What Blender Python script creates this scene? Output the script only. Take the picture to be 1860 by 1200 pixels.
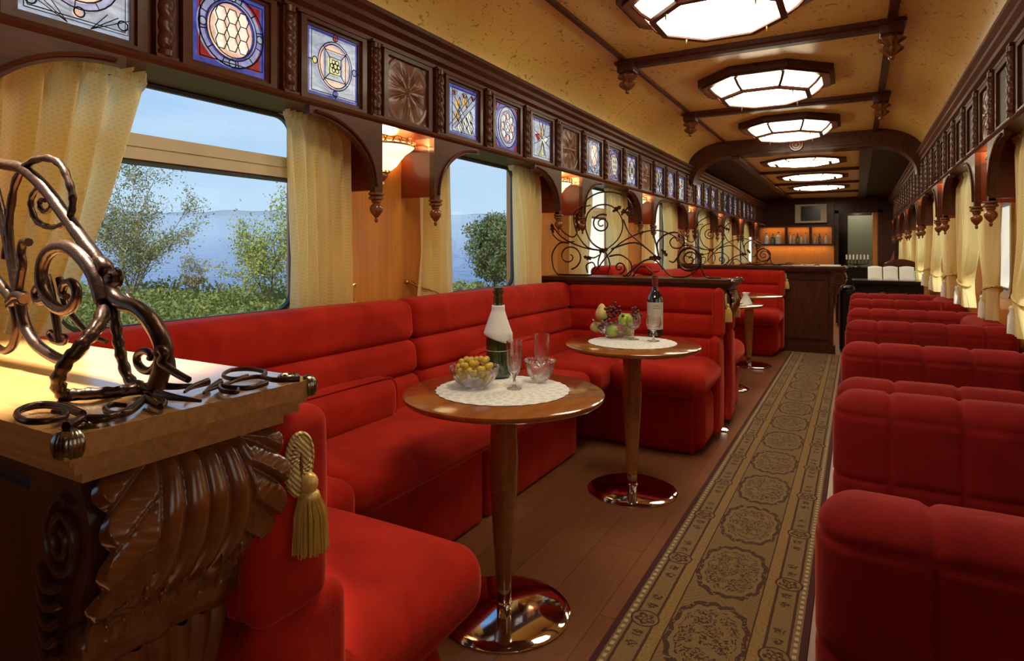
import bpy, bmesh, math, random
import numpy as np
from mathutils import Vector, Matrix
random.seed(7); rng = np.random.default_rng(7)
PI = math.pi
for o in list(bpy.data.objects): bpy.data.objects.remove(o)
SC = bpy.context.scene
COL = SC.collection

# ------------------------------------------------------------------ camera
F = 1121.0; VPX = 1557.0; HV = 453.0; EYE = 1.23
YAW = math.atan((VPX-930.0)/F); SN, CS = math.sin(YAW), math.cos(YAW)
cd = bpy.data.cameras.new('camera'); cam = bpy.data.objects.new('camera', cd); COL.objects.link(cam)
cam.location = (0, 0, EYE); cam.rotation_euler = (PI/2, 0, YAW)
cd.sensor_width = 36.0; cd.lens = 36.0*F/1860.0; cd.shift_y = -(600-HV)/1860.0
cd.clip_start = 0.02; cd.clip_end = 5000
SC.camera = cam
SC.view_settings.view_transform = 'Standard'; SC.view_settings.look = 'None'
SC.view_settings.gamma = 1.0; SC.view_settings.exposure = 0.25
SC.view_settings.use_curve_mapping = False

# ------------------------------------------------------------------ node helpers
class V:
    """a value socket inside a node tree with arithmetic"""
    def __init__(s, nt, sock): s.nt, s.s = nt, sock
    def _op(s, op, *o):
        n = s.nt.nodes.new('ShaderNodeMath'); n.operation = op
        for i, x in enumerate((s,)+o):
            if isinstance(x, V): s.nt.links.new(x.s, n.inputs[i])
            else: n.inputs[i].default_value = x
        return V(s.nt, n.outputs[0])
    def __add__(s, o): return s._op('ADD', o)
    def __sub__(s, o): return s._op('SUBTRACT', o)
    def __mul__(s, o): return s._op('MULTIPLY', o)
    def __truediv__(s, o): return s._op('DIVIDE', o)
    def abs(s): return s._op('ABSOLUTE')
    def sqrt(s): return s._op('SQRT')
    def sin(s): return s._op('SINE')
    def fract(s): return s._op('FRACT')
    def floor(s): return s._op('FLOOR')
    def gt(s, o): return s._op('GREATER_THAN', o)
    def lt(s, o): return s._op('LESS_THAN', o)
    def mx(s, o): return s._op('MAXIMUM', o)
    def mn(s, o): return s._op('MINIMUM', o)
    def pw(s, o): return s._op('POWER', o)
    def atan2(s, o): return s._op('ARCTAN2', o)
    def inv(s): return V.const(s.nt, 1.0) - s
    def clamp(s):
        r = s._op('ADD', 0.0); r.s.node.use_clamp = True; return r
    def near(s, c, w): return (s - c).abs().lt(w)
    @staticmethod
    def const(nt, v):
        n = nt.nodes.new('ShaderNodeValue'); n.outputs[0].default_value = v; return V(nt, n.outputs[0])

def coords(nt, kind='Object'):
    tc = nt.nodes.new('ShaderNodeTexCoord'); sp = nt.nodes.new('ShaderNodeSeparateXYZ')
    nt.links.new(tc.outputs[kind], sp.inputs[0])
    return tc.outputs[kind], V(nt, sp.outputs[0]), V(nt, sp.outputs[1]), V(nt, sp.outputs[2])

def scaled(nt, vec, sc):
    m = nt.nodes.new('ShaderNodeMapping'); m.inputs['Scale'].default_value = sc
    nt.links.new(vec, m.inputs['Vector']); return m.outputs[0]

def noise(nt, vec, scale=5, detail=3, rough=.5, dist=0.0):
    n = nt.nodes.new('ShaderNodeTexNoise'); n.inputs['Scale'].default_value = scale
    n.inputs['Detail'].default_value = detail; n.inputs['Roughness'].default_value = rough
    n.inputs['Distortion'].default_value = dist
    nt.links.new(vec, n.inputs['Vector']); return V(nt, n.outputs['Fac'])

def mixc(nt, fac, a, b):
    n = nt.nodes.new('ShaderNodeMix'); n.data_type = 'RGBA'
    for i, x in ((0, fac), (6, a), (7, b)):
        if isinstance(x, V): nt.links.new(x.s, n.inputs[i])
        elif hasattr(x, 'is_output'): nt.links.new(x, n.inputs[i])
        elif isinstance(x, (int, float)): n.inputs[i].default_value = x
        else: n.inputs[i].default_value = (*x[:3], 1)
    return n.outputs[2]

def newmat(name):
    m = bpy.data.materials.new(name); m.use_nodes = True
    nt = m.node_tree; b = nt.nodes['Principled BSDF']
    return m, nt, b

def bump(nt, b, h, strength=.3, dist=.01):
    n = nt.nodes.new('ShaderNodeBump'); n.inputs['Strength'].default_value = strength
    n.inputs['Distance'].default_value = dist
    nt.links.new(h.s, n.inputs['Height']); nt.links.new(n.outputs[0], b.inputs['Normal'])

def simple(name, col, rough=.5, metal=0, var=.15, nscale=12, bmp=0, spec=None, coat=0, emit=None, es=1):
    m, nt, b = newmat(name)
    vec, x, y, z = coords(nt)
    n = noise(nt, vec, nscale, 3)
    lo = tuple(c*(1-var) for c in col); hi = tuple(min(1, c*(1+var)) for c in col)
    nt.links.new(mixc(nt, n, lo, hi), b.inputs['Base Color'])
    b.inputs['Roughness'].default_value = rough; b.inputs['Metallic'].default_value = metal
    if spec is not None: b.inputs['Specular IOR Level'].default_value = spec
    if coat: b.inputs['Coat Weight'].default_value = coat; b.inputs['Coat Roughness'].default_value = .1
    if bmp: bump(nt, b, n, bmp, .004)
    if emit: b.inputs['Emission Color'].default_value = (*emit, 1); b.inputs['Emission Strength'].default_value = es
    return m

def wood(name, c1, c2, axis=(14, 1.2, 14), rough=.3, coat=.3, bs=.05, det=6):
    m, nt, b = newmat(name)
    vec, x, y, z = coords(nt)
    sv = scaled(nt, vec, axis)
    n = noise(nt, sv, 3.0, det, .6, .8); n2 = noise(nt, vec, 1.5, 2)
    nt.links.new(mixc(nt, ((n-.5)*2.2+.5).clamp(), c1, c2), b.inputs['Base Color'])
    b.inputs['Roughness'].default_value = rough
    b.inputs['Coat Weight'].default_value = coat; b.inputs['Coat Roughness'].default_value = .12
    bump(nt, b, n, bs, .004)
    if name.startswith('dark_'): b.inputs['Specular IOR Level'].default_value = .25
    return m

M = {}
M['wood'] = wood('dark_mahogany', (.040, .009, .003), (.098, .025, .008), (10, 10, 2), .38, .10)
M['woodY'] = wood('dark_mahogany_beam', (.040, .009, .003), (.098, .025, .008), (10, 1.2, 10), .38, .10)
M['carved'] = wood('carved_walnut', (.13, .038, .010), (.25, .085, .020), (5, 5, 5), .25, .5, .02)
M['carvedmatt'] = wood('carved_frieze_wood', (.085, .020, .006), (.16, .042, .012), (5, 5, 5), .36, .1, .02)
M['darkcove'] = wood('dark_cove_panel', (.022, .008, .004), (.045, .017, .007), (6, 1, 6), .5, .0, .02)
M['shelfwood'] = wood('oak_shelf', (.36, .17, .05), (.56, .30, .10), (1.0, 22, 22), .22, .7, .03)
M['panel'] = wood('orange_veneer', (.52, .185, .028), (.68, .27, .048), (18, 18, 1.0), .38, .2, .02)
M['tablewood'] = wood('table_cherry', (.24, .075, .018), (.36, .125, .030), (12, 1.5, 12), .14, 1.0, .01)
M['iron'] = simple('wrought_iron', (.070, .036, .022), .33, .8, .4, 60, .35)
M['brass'] = simple('aged_brass', (.55, .36, .14), .28, 1, .3, 40, .1)
M['pewter'] = simple('pewter', (.30, .27, .22), .25, 1, .4, 60, .2)
M['chrome'] = simple('chrome', (.72, .66, .62), .06, 1, .05)
M['gold'] = None
M['cream_metal'] = simple('cream_metal', (.62, .55, .38), .4, .2, .1)
M['gasket'] = simple('dark_gasket', (.05, .045, .04), .5)
M['white'] = simple('white_cloth', (.82, .82, .80), .8, 0, .05, 60, .2)
M['black'] = simple('black_gloss', (.012, .010, .010), .2)
M['plasticwhite'] = simple('cream_plastic', (.62, .58, .48), .4)
M['paper'] = simple('white_paper', (.80, .80, .76), .7, 0, .08, 20)
M['wallgrey'] = simple('pale_green_paint', (.32, .34, .24), .5, 0, .08, 3)
M['shade_red'] = simple('mahogany_red', (.16, .018, .006), .35, 0, .2, 5, 0, None, .3)

def velvet(name, c1, c2):
    m, nt, b = newmat(name)
    vec, x, y, z = coords(nt)
    n = noise(nt, vec, 5, 5, .62, .6); n2 = noise(nt, vec, 260, 2)
    nt.links.new(mixc(nt, ((n-.35)*2.4).clamp(), c1, c2), b.inputs['Base Color'])
    b.inputs['Roughness'].default_value = .85; b.inputs['Specular IOR Level'].default_value = .15
    b.inputs['Sheen Weight'].default_value = .55; b.inputs['Sheen Roughness'].default_value = .35
    b.inputs['Sheen Tint'].default_value = (1, .22, .16, 1)
    bump(nt, b, n + n2*.15, .35, .01)
    return m
M['red'] = velvet('red_velvet', (.34, .010, .005), (.52, .024, .009))
M['crimson'] = velvet('crimson_velvet', (.20, .008, .008), (.31, .014, .012))

def mk_gold():
    m, nt, b = newmat('gold_thread')
    vec, x, y, z = coords(nt)
    n = noise(nt, scaled(nt, vec, (400, 400, 20)), 1, 2)
    nt.links.new(mixc(nt, n, (.50, .28, .04), (1.0, .74, .22)), b.inputs['Base Color'])
    b.inputs['Roughness'].default_value = .35; b.inputs['Metallic'].default_value = .2
    return m
M['gold'] = mk_gold()

def mk_rope():
    m, nt, b = newmat('gold_rope')
    vec, x, y, z = coords(nt)
    w = ((x*1.0 + y*1.0 + z*1.0)*700).sin()
    nt.links.new(mixc(nt, (w*.5+.5).clamp(), (.32, .19, .05), (.92, .74, .34)), b.inputs['Base Color'])
    b.inputs['Roughness'].default_value = .5; b.inputs['Metallic'].default_value = .2
    return m
M['rope'] = mk_rope()

def mk_ceiling():
    m, nt, b = newmat('speckled_yellow_paper')
    vec, x, y, z = coords(nt)
    n1 = noise(nt, scaled(nt, vec, (26, 15, 26)), 1.0, 1.0, .4, 1.5)
    n2 = noise(nt, scaled(nt, vec, (50, 32, 50)), 1.0, 1.0, .4, 1.0)
    sp = (((n1-.655)*14).clamp()*.8).mx(((n2-.68)*14).clamp()*.55)
    big = noise(nt, vec, 2.2, 3)
    base = mixc(nt, big, (.76, .50, .125), (.88, .60, .165))
    nt.links.new(mixc(nt, sp, base, (.24, .135, .035)), b.inputs['Base Color'])
    b.inputs['Roughness'].default_value = .32; b.inputs['Specular IOR Level'].default_value = .4
    return m
M['ceil'] = mk_ceiling()

def mk_floor():
    m, nt, b = newmat('floor_planks')
    vec, x, y, z = coords(nt)
    row = (x/.19).floor(); off = (row*.377).fract()
    seam = ((x/.19).fract()-.5).abs().gt(.492)
    ends = (((y/1.3)+off).fract()-.5).abs().gt(.4985)
    pl = ((y/1.3)+off).floor()
    tone = ((row*12.99 + pl*78.23).sin()*43758.5).fract()
    n = noise(nt, scaled(nt, vec, (16, 1.6, 1)), 2.5, 5, .6, 1.2)
    f = (n*.75 + tone*.3).clamp()
    c = mixc(nt, f, (.13, .045, .020), (.30, .125, .058))
    nt.links.new(mixc(nt, seam.mx(ends)*.6, c, (.03, .01, .005)), b.inputs['Base Color'])
    b.inputs['Roughness'].default_value = .30; b.inputs['Specular IOR Level'].default_value = .18; b.inputs['Coat Weight'].default_value = .03
    b.inputs['Coat Roughness'].default_value = .2
    return m
M['floor'] = mk_floor()

def mk_carpet():
    m, nt, b = newmat('runner_pattern')
    vec, x0, y, z = coords(nt)
    nz = noise(nt, vec, 60, 2)-.5
    nzb = noise(nt, vec, 95, 3, .6)
    x = x0 + nz*.004; ax = x.abs()
    yy = (((y-2.0)/.458 + .5).fract() - .5)*.458
    th = (yy/1.75).atan2(x)
    pm = (ax/.124).pw(2.6) + (yy.abs()/.214).pw(2.6)
    pm = pm.pw(.385) + (th*14).sin()*.030 + nz*.08
    ring = pm.near(.90, .062)*(noise(nt, vec, 75, 2).gt(.40)); ring2 = pm.near(.70, .022)*(nzb.gt(.5))
    fl = noise(nt, vec, 105, 2, .5, .6).gt(.515) * pm.lt(.66) * noise(nt, vec, 26, 1).gt(.42)
    inmed = pm.lt(.97)
    r = ((ax-.198).pw(2) + yy.pw(2)).sqrt()
    rth = yy.atan2(ax-.198)
    rose = r.near(.044, .0035) + (r + (rth*5).sin()*.006).near(.023, .007)*(nzb.gt(.42)) + r.near(.008, .002)
    yh = (((y-2.0)/.229).fract() - .5)*.229
    r2 = ((ax-.198).pw(2) + yh.abs().__sub__(.03).pw(2)).sqrt()
    flr = (r2 + (yh*300).sin()*.003).lt(.017)*nzb.gt(.47)*r.gt(.05)
    lines = (ax.near(.232, .0045) + ax.near(.165, .0045))*r.gt(.045)
    thin = ax.near(.122, .0025)*pm.gt(.95)
    border = ax.gt(.262)
    dots = ax.near(.250, .006)*((y*190).sin().gt(-.1))
    gold = ax.near(.1435, .0200)
    mott = noise(nt, vec, 150, 2)
    hatch = ((y*260 + ax*260).sin()*.5+.5)*ax.lt(.122)*inmed.inv()
    base = mixc(nt, mott, (.165, .098, .036), (.255, .158, .062))
    base = mixc(nt, gold*noise(nt, vec, 110, 2).gt(.5)*.7, base, (.32, .185, .038))
    base = mixc(nt, hatch*.3, base, (.12, .065, .025))
    base = mixc(nt, dots*.85, base, (.50, .38, .24))
    dark = (ring.mx(fl).mx(ring2).mx(rose).mx(flr).mx(lines).mx(thin)).clamp()
    base = mixc(nt, dark*.88, base, (.042, .012, .010))
    base = mixc(nt, border, base, (.060, .012, .012))
    nt.links.new(base, b.inputs['Base Color'])
    b.inputs['Roughness'].default_value = .95; b.inputs['Specular IOR Level'].default_value = .1
    b.inputs['Sheen Weight'].default_value = .2
    bump(nt, b, noise(nt, vec, 500, 1), .4, .003)
    return m
M['carpet'] = mk_carpet()

def mk_curtain(name, col, transl):
    m, nt, b = newmat(name)
    vec, x, y, z = coords(nt)
    d = ((y*420).sin()*(z*420).sin()).gt(.55)
    c = mixc(nt, d*.30, col, tuple(v*.62 for v in col))
    nt.links.new(c, b.inputs['Base Color'])
    b.inputs['Roughness'].default_value = .75; b.inputs['Specular IOR Level'].default_value = .2
    b.inputs['Sheen Weight'].default_value = .2
    tr = nt.nodes.new('ShaderNodeBsdfTranslucent'); nt.links.new(c, tr.inputs[0])
    mx = nt.nodes.new('ShaderNodeMixShader'); mx.inputs[0].default_value = transl
    nt.links.new(b.outputs[0], mx.inputs[1]); nt.links.new(tr.outputs[0], mx.inputs[2])
    nt.links.new(mx.outputs[0], nt.nodes['Material Output'].inputs[0])
    return m
M['curtain'] = mk_curtain('cream_damask', (.98, .88, .50), .50)

def mk_pane():
    m, nt, b = newmat('window_glass')
    nt.nodes.remove(b)
    t = nt.nodes.new('ShaderNodeBsdfTransparent'); t.inputs[0].default_value = (.96, .98, .98, 1)
    g = nt.nodes.new('ShaderNodeBsdfGlossy'); g.inputs['Roughness'].default_value = .01
    fr = nt.nodes.new('ShaderNodeLayerWeight'); fr.inputs[0].default_value = .5
    fv = V(nt, fr.outputs['Facing']).pw(5)*.55 + .025
    mx = nt.nodes.new('ShaderNodeMixShader')
    nt.links.new(fv.s, mx.inputs[0]); nt.links.new(t.outputs[0], mx.inputs[1]); nt.links.new(g.outputs[0], mx.inputs[2])
    nt.links.new(mx.outputs[0], nt.nodes['Material Output'].inputs[0])
    return m
M['pane'] = mk_pane()

def glassmat(name, col, rough=0.0, alpha=.0):
    m, nt, b = newmat(name)
    b.inputs['Base Color'].default_value = (*col, 1); b.inputs['Roughness'].default_value = rough
    b.inputs['Transmission Weight'].default_value = 1.0; b.inputs['IOR'].default_value = 1.45
    tr = nt.nodes.new('ShaderNodeBsdfTransparent'); tr.inputs[0].default_value = (*col, 1)
    mx = nt.nodes.new('ShaderNodeMixShader'); mx.inputs[0].default_value = alpha
    nt.links.new(b.outputs[0], mx.inputs[1]); nt.links.new(tr.outputs[0], mx.inputs[2])
    nt.links.new(mx.outputs[0], nt.nodes['Material Output'].inputs[0])
    return m
M['crystal'] = glassmat('crystal', (.99, .99, .98), .0, .2)
M['greenglass'] = simple('bottle_green', (.012, .045, .012), .06, 0, .3, 20, 0, .8, 1)
M['wineglass'] = simple('wine_dark_bottle', (.012, .012, .012), .06, 0, .3, 20, 0, .8, 1)
M['label'] = simple('label_paper', (.62, .57, .46), .6, 0, .15, 60)
M['foil'] = simple('red_foil', (.20, .03, .02), .3, .3)
M['goldfoil'] = simple('dark_gold_foil', (.09, .06, .02), .3, .7)
M['yellowfruit'] = simple('yellow_fruit', (.62, .43, .05), .4, 0, .35, 40, 0)
M['pear'] = simple('pear_skin', (.68, .55, .20), .4, 0, .2, 20)
M['apple'] = simple('apple_skin', (.36, .50, .05), .25, 0, .3, 14, 0, None, .3)
M['grape'] = simple('grape_skin', (.10, .015, .025), .25, 0, .4, 30)
M['stem'] = simple('stem', (.10, .06, .02), .7)

def glow(name, col, s, var=.1, scale=20, stretch=(1, 1, 1)):
    m, nt, b = newmat(name)
    vec, x, y, z = coords(nt)
    n = noise(nt, scaled(nt, vec, stretch), scale, 3, .6, 1.0)
    c = mixc(nt, ((n-.3)*2.5).clamp(), tuple(v*(1-var) for v in col), tuple(min(1, v*(1+var)) for v in col))
    b.inputs['Base Color'].default_value = (*[v*.5 for v in col], 1); b.inputs['Roughness'].default_value = .25
    nt.links.new(c, b.inputs['Emission Color']); b.inputs['Emission Strength'].default_value = s
    return m
LAMP_S = 11.0
M['lampglass'] = glow('lamp_diffuser', (1, .85, .60), LAMP_S, .02)
M['sconceglass'] = glow('sconce_alabaster', (1, .74, .36), 1.9, .25, 14)
GL = [glow('glass_paleblue', (.42, .50, .68), .50, .55, 22, (1, .5, 1.6)), glow('glass_blue', (.045, .055, .26), .9, .5, 20),
      glow('glass_red', (.32, .02, .02), .55, .4, 30), glow('glass_peach', (.80, .50, .38), .75, .3, 30),
      glow('glass_cream', (.95, .88, .66), .8, .35, 60), glow('glass_lavender', (.27, .28, .48), .75, .35, 30),
      glow('glass_amber', (.85, .42, .06), .75, .4, 30), glow('glass_lime', (.62, .62, .20), .75, .4, 40)]
M['lead'] = simple('lead_came', (.02, .02, .025), .4, .5)

# ------------------------------------------------------------------ world, sun, lamps
def mk_world():
    w = bpy.data.worlds.new('sky'); SC.world = w; w.use_nodes = True
    nt = w.node_tree; bg = nt.nodes['Background']
    vec, x, y, z = coords(nt, 'Generated')
    t = (z*1.7).clamp()
    cl = noise(nt, scaled(nt, vec, (1.2, 1.2, 7)), 2.2, 5, .55)
    c = mixc(nt, t, (.58, .76, .94), (.13, .38, .86))
    c = mixc(nt, ((cl-.48)*2.2).clamp()*.55, c, (.80, .88, .97))
    # bright veil of haze low down towards the far end of the line and beyond the right side
    hz = ((y*1.0 - .885)*22.0).clamp()
    hz2 = ((x*1.0 - .20)*3.0).clamp()
    c = mixc(nt, (hz.mx(hz2))*.92, c, (1.15, 1.08, .92))
    nt.links.new(c, bg.inputs[0]); bg.inputs[1].default_value = .95
mk_world()
sun = bpy.data.lights.new('sun', 'SUN'); so = bpy.data.objects.new('sun', sun); COL.objects.link(so)
sun.energy = 5.0; sun.angle = .02; sun.color = (1, .93, .80)
so.rotation_euler = Vector((-.35, 1.0, -1.05)).to_track_quat('-Z', 'Y').to_euler()

# spot light added to brighten the near shelf; it has no lamp fitting
sp = bpy.data.lights.new('added_shelf_spot', 'SPOT'); sp.energy = 700; sp.color = (1, .95, .85); sp.spot_size = math.radians(33); sp.spot_blend = .5; sp.shadow_soft_size = .05
spo = bpy.data.objects.new('added_shelf_spot', sp); COL.objects.link(spo); spo.location = (-1.40, .44, 2.42)
spo.rotation_euler = (Vector((-1.27, .46, 1.03))-spo.location).to_track_quat('-Z', 'Y').to_euler()

# ------------------------------------------------------------------ mesh helpers
def tag(o, label=None, cat=None, group=None, kind=None):
    if label: o['label'] = label
    if cat: o['category'] = cat
    if group: o['group'] = group
    if kind: o['kind'] = kind
    return o
def empty(name, loc, label=None, cat=None, group=None, rz=0):
    o = bpy.data.objects.new(name, None); COL.objects.link(o); o.location = loc
    o.rotation_euler = (0, 0, rz); o.empty_display_size = .05
    return tag(o, label, cat, group)
def copy_tree(o, parent=None):
    c = o.copy(); COL.objects.link(c)
    if parent: c.parent = parent
    for ch in list(o.children): copy_tree(ch, c)
    return c
def copy_at(o, loc=None, label=None, group=None, rz=None, off=None):
    c = copy_tree(o)
    if loc is not None: c.location = loc
    if off is not None: c.location = Vector(o.location)+Vector(off)
    if rz is not None: c.rotation_euler = (0, 0, rz)
    if label: c['label'] = label
    if group: c['group'] = group
    return c

class MB:
    def __init__(s, o=(0, 0, 0)): s.v = []; s.f = []; s.m = []; s.o = o; s.mi = 0
    def add(s, vs, fs):
        n = len(s.v); s.v += [tuple(p) for p in vs]
        s.f += [tuple(i+n for i in f) for f in fs]; s.m += [s.mi]*len(fs); return s
    def box(s, x0, x1, y0, y1, z0, z1, bev=0):
        if x0 > x1: x0, x1 = x1, x0
        if y0 > y1: y0, y1 = y1, y0
        if bev:
            return s.cush(x0, x1, y0, y1, z0, z1, bev, 0, (1, 1, 1), 2)
        v = [(x0, y0, z0), (x1, y0, z0), (x1, y1, z0), (x0, y1, z0), (x0, y0, z1), (x1, y0, z1), (x1, y1, z1), (x0, y1, z1)]
        return s.add(v, [(0, 3, 2, 1), (4, 5, 6, 7), (0, 1, 5, 4), (1, 2, 6, 5), (2, 3, 7, 6), (3, 0, 4, 7)])
    def cush(s, x0, x1, y0, y1, z0, z1, r, bulge=.0, n=(8, 8, 8), rs=4, fn=None):
        """rounded, slightly inflated box; fn(p, n) may deform each point"""
        lo = (x0, y0, z0); hi = (x1, y1, z1)
        def axis(a, b, k):
            rr = min(r, (b-a)/2*.999)
            c = [a+rr*(1-math.cos(i/rs*PI/2)) if False else a+rr*i/rs for i in range(rs)]
            mid = [a+rr+(b-a-2*rr)*i/k for i in range(k+1)]
            return c+mid+[b-(q-a) for q in reversed(c)]
        ax = [axis(lo[i], hi[i], n[i]) for i in range(3)]
        idx = {}; vs = []; fs = []
        cx = [(lo[i]+hi[i])/2 for i in range(3)]; hw = [(hi[i]-lo[i])/2 for i in range(3)]
        def pt(i, j, k):
            key = (i, j, k)
            if key in idx: return idx[key]
            p = [ax[0][i], ax[1][j], ax[2][k]]
            q = [min(max(p[a], lo[a]+r), hi[a]-r) if hi[a]-lo[a] > 2*r else cx[a] for a in range(3)]
            dv = Vector([p[a]-q[a] for a in range(3)])
            if dv.length > 1e-9:
                # spherify the corner
                w = Vector([dv[a]/max(1e-9, min(r, hw[a])) for a in range(3)])
                mxc = max(abs(t) for t in w)
                w2 = w.normalized()*mxc if w.length > 0 else w
                p = [q[a]+w2[a]*min(r, hw[a]) for a in range(3)]
                nrm = w2.normalized()
            else: nrm = Vector((0, 0, 1))
            if bulge:
                t = [(p[a]-cx[a])/hw[a] for a in range(3)]
                for a in range(3):
                    b_, c_ = (a+1) % 3, (a+2) % 3
                    g = (1-min(1, t[b_]**2))*(1-min(1, t[c_]**2))
                    p[a] += bulge*g*(t[a])
            P = Vector(p)
            if fn: P = Vector(fn(P, nrm))
            idx[key] = len(vs); vs.append(P); return idx[key]
        N = [len(a) for a in ax]
        def face(fix, val, flip):
            a, b = [t for t in range(3) if t != fix]
            for i in range(N[a]-1):
                for j in range(N[b]-1):
                    c = []
                    for (p, q) in ((i, j), (i+1, j), (i+1, j+1), (i, j+1)):
                        t = [0, 0, 0]; t[fix] = val; t[a] = p; t[b] = q; c.append(pt(*t))
                    fs.append(tuple(reversed(c)) if flip else tuple(c))
        face(0, 0, True); face(0, N[0]-1, False); face(1, 0, False); face(1, N[1]-1, True)
        face(2, 0, True); face(2, N[2]-1, False)
        return s.add(vs, fs)
    def lathe(s, prof, c=(0, 0, 0), n=24, a0=0, a1=2*PI, axis='z', fn=None, cap=True):
        full = abs(a1-a0-2*PI) < 1e-6; vs = []; m = n if full else n+1
        for (r, h) in prof:
            for i in range(m):
                a = a0+(a1-a0)*i/n; rr = fn(r, h, a) if fn else r
                p = (rr*math.cos(a), rr*math.sin(a), h)
                if axis == 'x': p = (h, p[0], p[1])
                elif axis == 'y': p = (p[1], h, p[0])
                vs.append((c[0]+p[0], c[1]+p[1], c[2]+p[2]))
        fs = []
        for j in range(len(prof)-1):
            for i in range(n):
                k = (i+1) % m
                fs.append((j*m+i, j*m+k, (j+1)*m+k, (j+1)*m+i))
        if cap:
            if prof[0][0] > 1e-5: fs.append(tuple(reversed(range(m))))
            if prof[-1][0] > 1e-5: fs.append(tuple((len(prof)-1)*m+i for i in range(m)))
        return s.add(vs, fs)
    def tube(s, pts, r, n=8, sy=1.0, closed=False):
        pts = [Vector(p) for p in pts]; k = len(pts)
        rr = r if isinstance(r, (list, tuple)) else [r]*k
        vs = []; up = None
        for i, p in enumerate(pts):
            a = pts[(i-1) % k] if closed else pts[max(0, i-1)]; b = pts[(i+1) % k] if closed else pts[min(k-1, i+1)]
            t = (b-a)
            t = t.normalized() if t.length > 1e-9 else Vector((0, 0, 1))
            if up is None: up = Vector((0, 1, 0)) if abs(t.y) < .9 else Vector((1, 0, 0))
            sd = t.cross(up)
            if sd.length < 1e-6: sd = t.cross(Vector((1, 0, 0)))
            sd.normalize(); u2 = sd.cross(t).normalized(); up = u2
            for j in range(n):
                q = 2*PI*j/n
                vs.append(p+sd*math.cos(q)*rr[i]+u2*math.sin(q)*rr[i]*sy)
        fs = []
        for i in range(k if closed else k-1):
            i2 = (i+1) % k
            for j in range(n): fs.append((i*n+j, i*n+(j+1) % n, i2*n+(j+1) % n, i2*n+j))
        if not closed: fs += [tuple(reversed(range(n))), tuple((k-1)*n+j for j in range(n))]
        return s.add(vs, fs)
    def prism(s, poly, h0, h1, plane='yz'):
        def P(a, b, h): return {'yz': (h, a, b), 'xz': (a, h, b), 'xy': (a, b, h)}[plane]
        n = len(poly); vs = [P(a, b, h0) for a, b in poly]+[P(a, b, h1) for a, b in poly]
        return s.add(vs, [tuple(reversed(range(n))), tuple(range(n, 2*n))]+[(i, (i+1) % n, n+(i+1) % n, n+i) for i in range(n)])
    def ring(s, A, B, h0, h1, plane='yz'):
        """frame between outline A (outer) and B (inner), same count"""
        def P(p, h): return {'yz': (h, p[0], p[1]), 'xz': (p[0], h, p[1]), 'xy': (p[0], p[1], h)}[plane]
        n = len(A); vs = [P(p, h0) for p in A]+[P(p, h0) for p in B]+[P(p, h1) for p in A]+[P(p, h1) for p in B]
        fs = []
        for i in range(n):
            j = (i+1) % n
            fs += [(i, j, n+j, n+i), (2*n+i, 3*n+i, 3*n+j, 2*n+j), (i, 2*n+i, 2*n+j, j), (n+i, n+j, 3*n+j, 3*n+i)]
        return s.add(vs, fs)
    def sweep(s, prof, a0, a1, axis='y'):
        """closed profile (x,z) swept along y (or (y,z) along x)"""
        n = len(prof)
        if axis == 'y': vs = [(p[0], a0, p[1]) for p in prof]+[(p[0], a1, p[1]) for p in prof]
        else: vs = [(a0, p[0], p[1]) for p in prof]+[(a1, p[0], p[1]) for p in prof]
        return s.add(vs, [tuple(reversed(range(n))), tuple(range(n, 2*n))]+[(i, (i+1) % n, n+(i+1) % n, n+i) for i in range(n)])
    def grid(s, fn, nu, nv, closeu=False):
        vs = [fn(i/nu, j/nv) for j in range(nv+1) for i in range(nu+1)]
        return s.add(vs, [(j*(nu+1)+i, j*(nu+1)+i+1, (j+1)*(nu+1)+i+1, (j+1)*(nu+1)+i) for j in range(nv) for i in range(nu)])
    def sphere(s, c, r, n=14, sc=(1, 1, 1)):
        k = n//2; prof = [(math.sin(PI*i/k), -math.cos(PI*i/k)) for i in range(k+1)]
        vs = []; m = n
        for (a, h) in prof:
            for i in range(n):
                q = 2*PI*i/n; vs.append((c[0]+r*sc[0]*a*math.cos(q), c[1]+r*sc[1]*a*math.sin(q), c[2]+r*sc[2]*h))
        return s.add(vs, [(j*m+i, j*m+(i+1) % m, (j+1)*m+(i+1) % m, (j+1)*m+i) for j in range(k) for i in range(m)])
    def build(s, name, mats, parent=None, smooth=35, kind=None, fixn=True):
        me = bpy.data.meshes.new(name)
        o_ = Vector(s.o)
        me.from_pydata([tuple(Vector(p)-o_) for p in s.v], [], s.f)
        if not isinstance(mats, (list, tuple)): mats = [mats]
        for m in mats: me.materials.append(m)
        if len(mats) > 1: me.polygons.foreach_set('material_index', s.m)
        me.update()
        bm = bmesh.new(); bm.from_mesh(me); bmesh.ops.remove_doubles(bm, verts=bm.verts, dist=1e-6)
        if fixn: bmesh.ops.recalc_face_normals(bm, faces=bm.faces)
        bm.to_mesh(me); bm.free()
        if smooth:
            me.polygons.foreach_set('use_smooth', [True]*len(me.polygons))
            me.set_sharp_from_angle(angle=math.radians(smooth))
        o = bpy.data.objects.new(name, me); COL.objects.link(o)
        if parent: o.parent = parent
        else: o.location = s.o
        if kind: o['kind'] = kind
        return o

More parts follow.
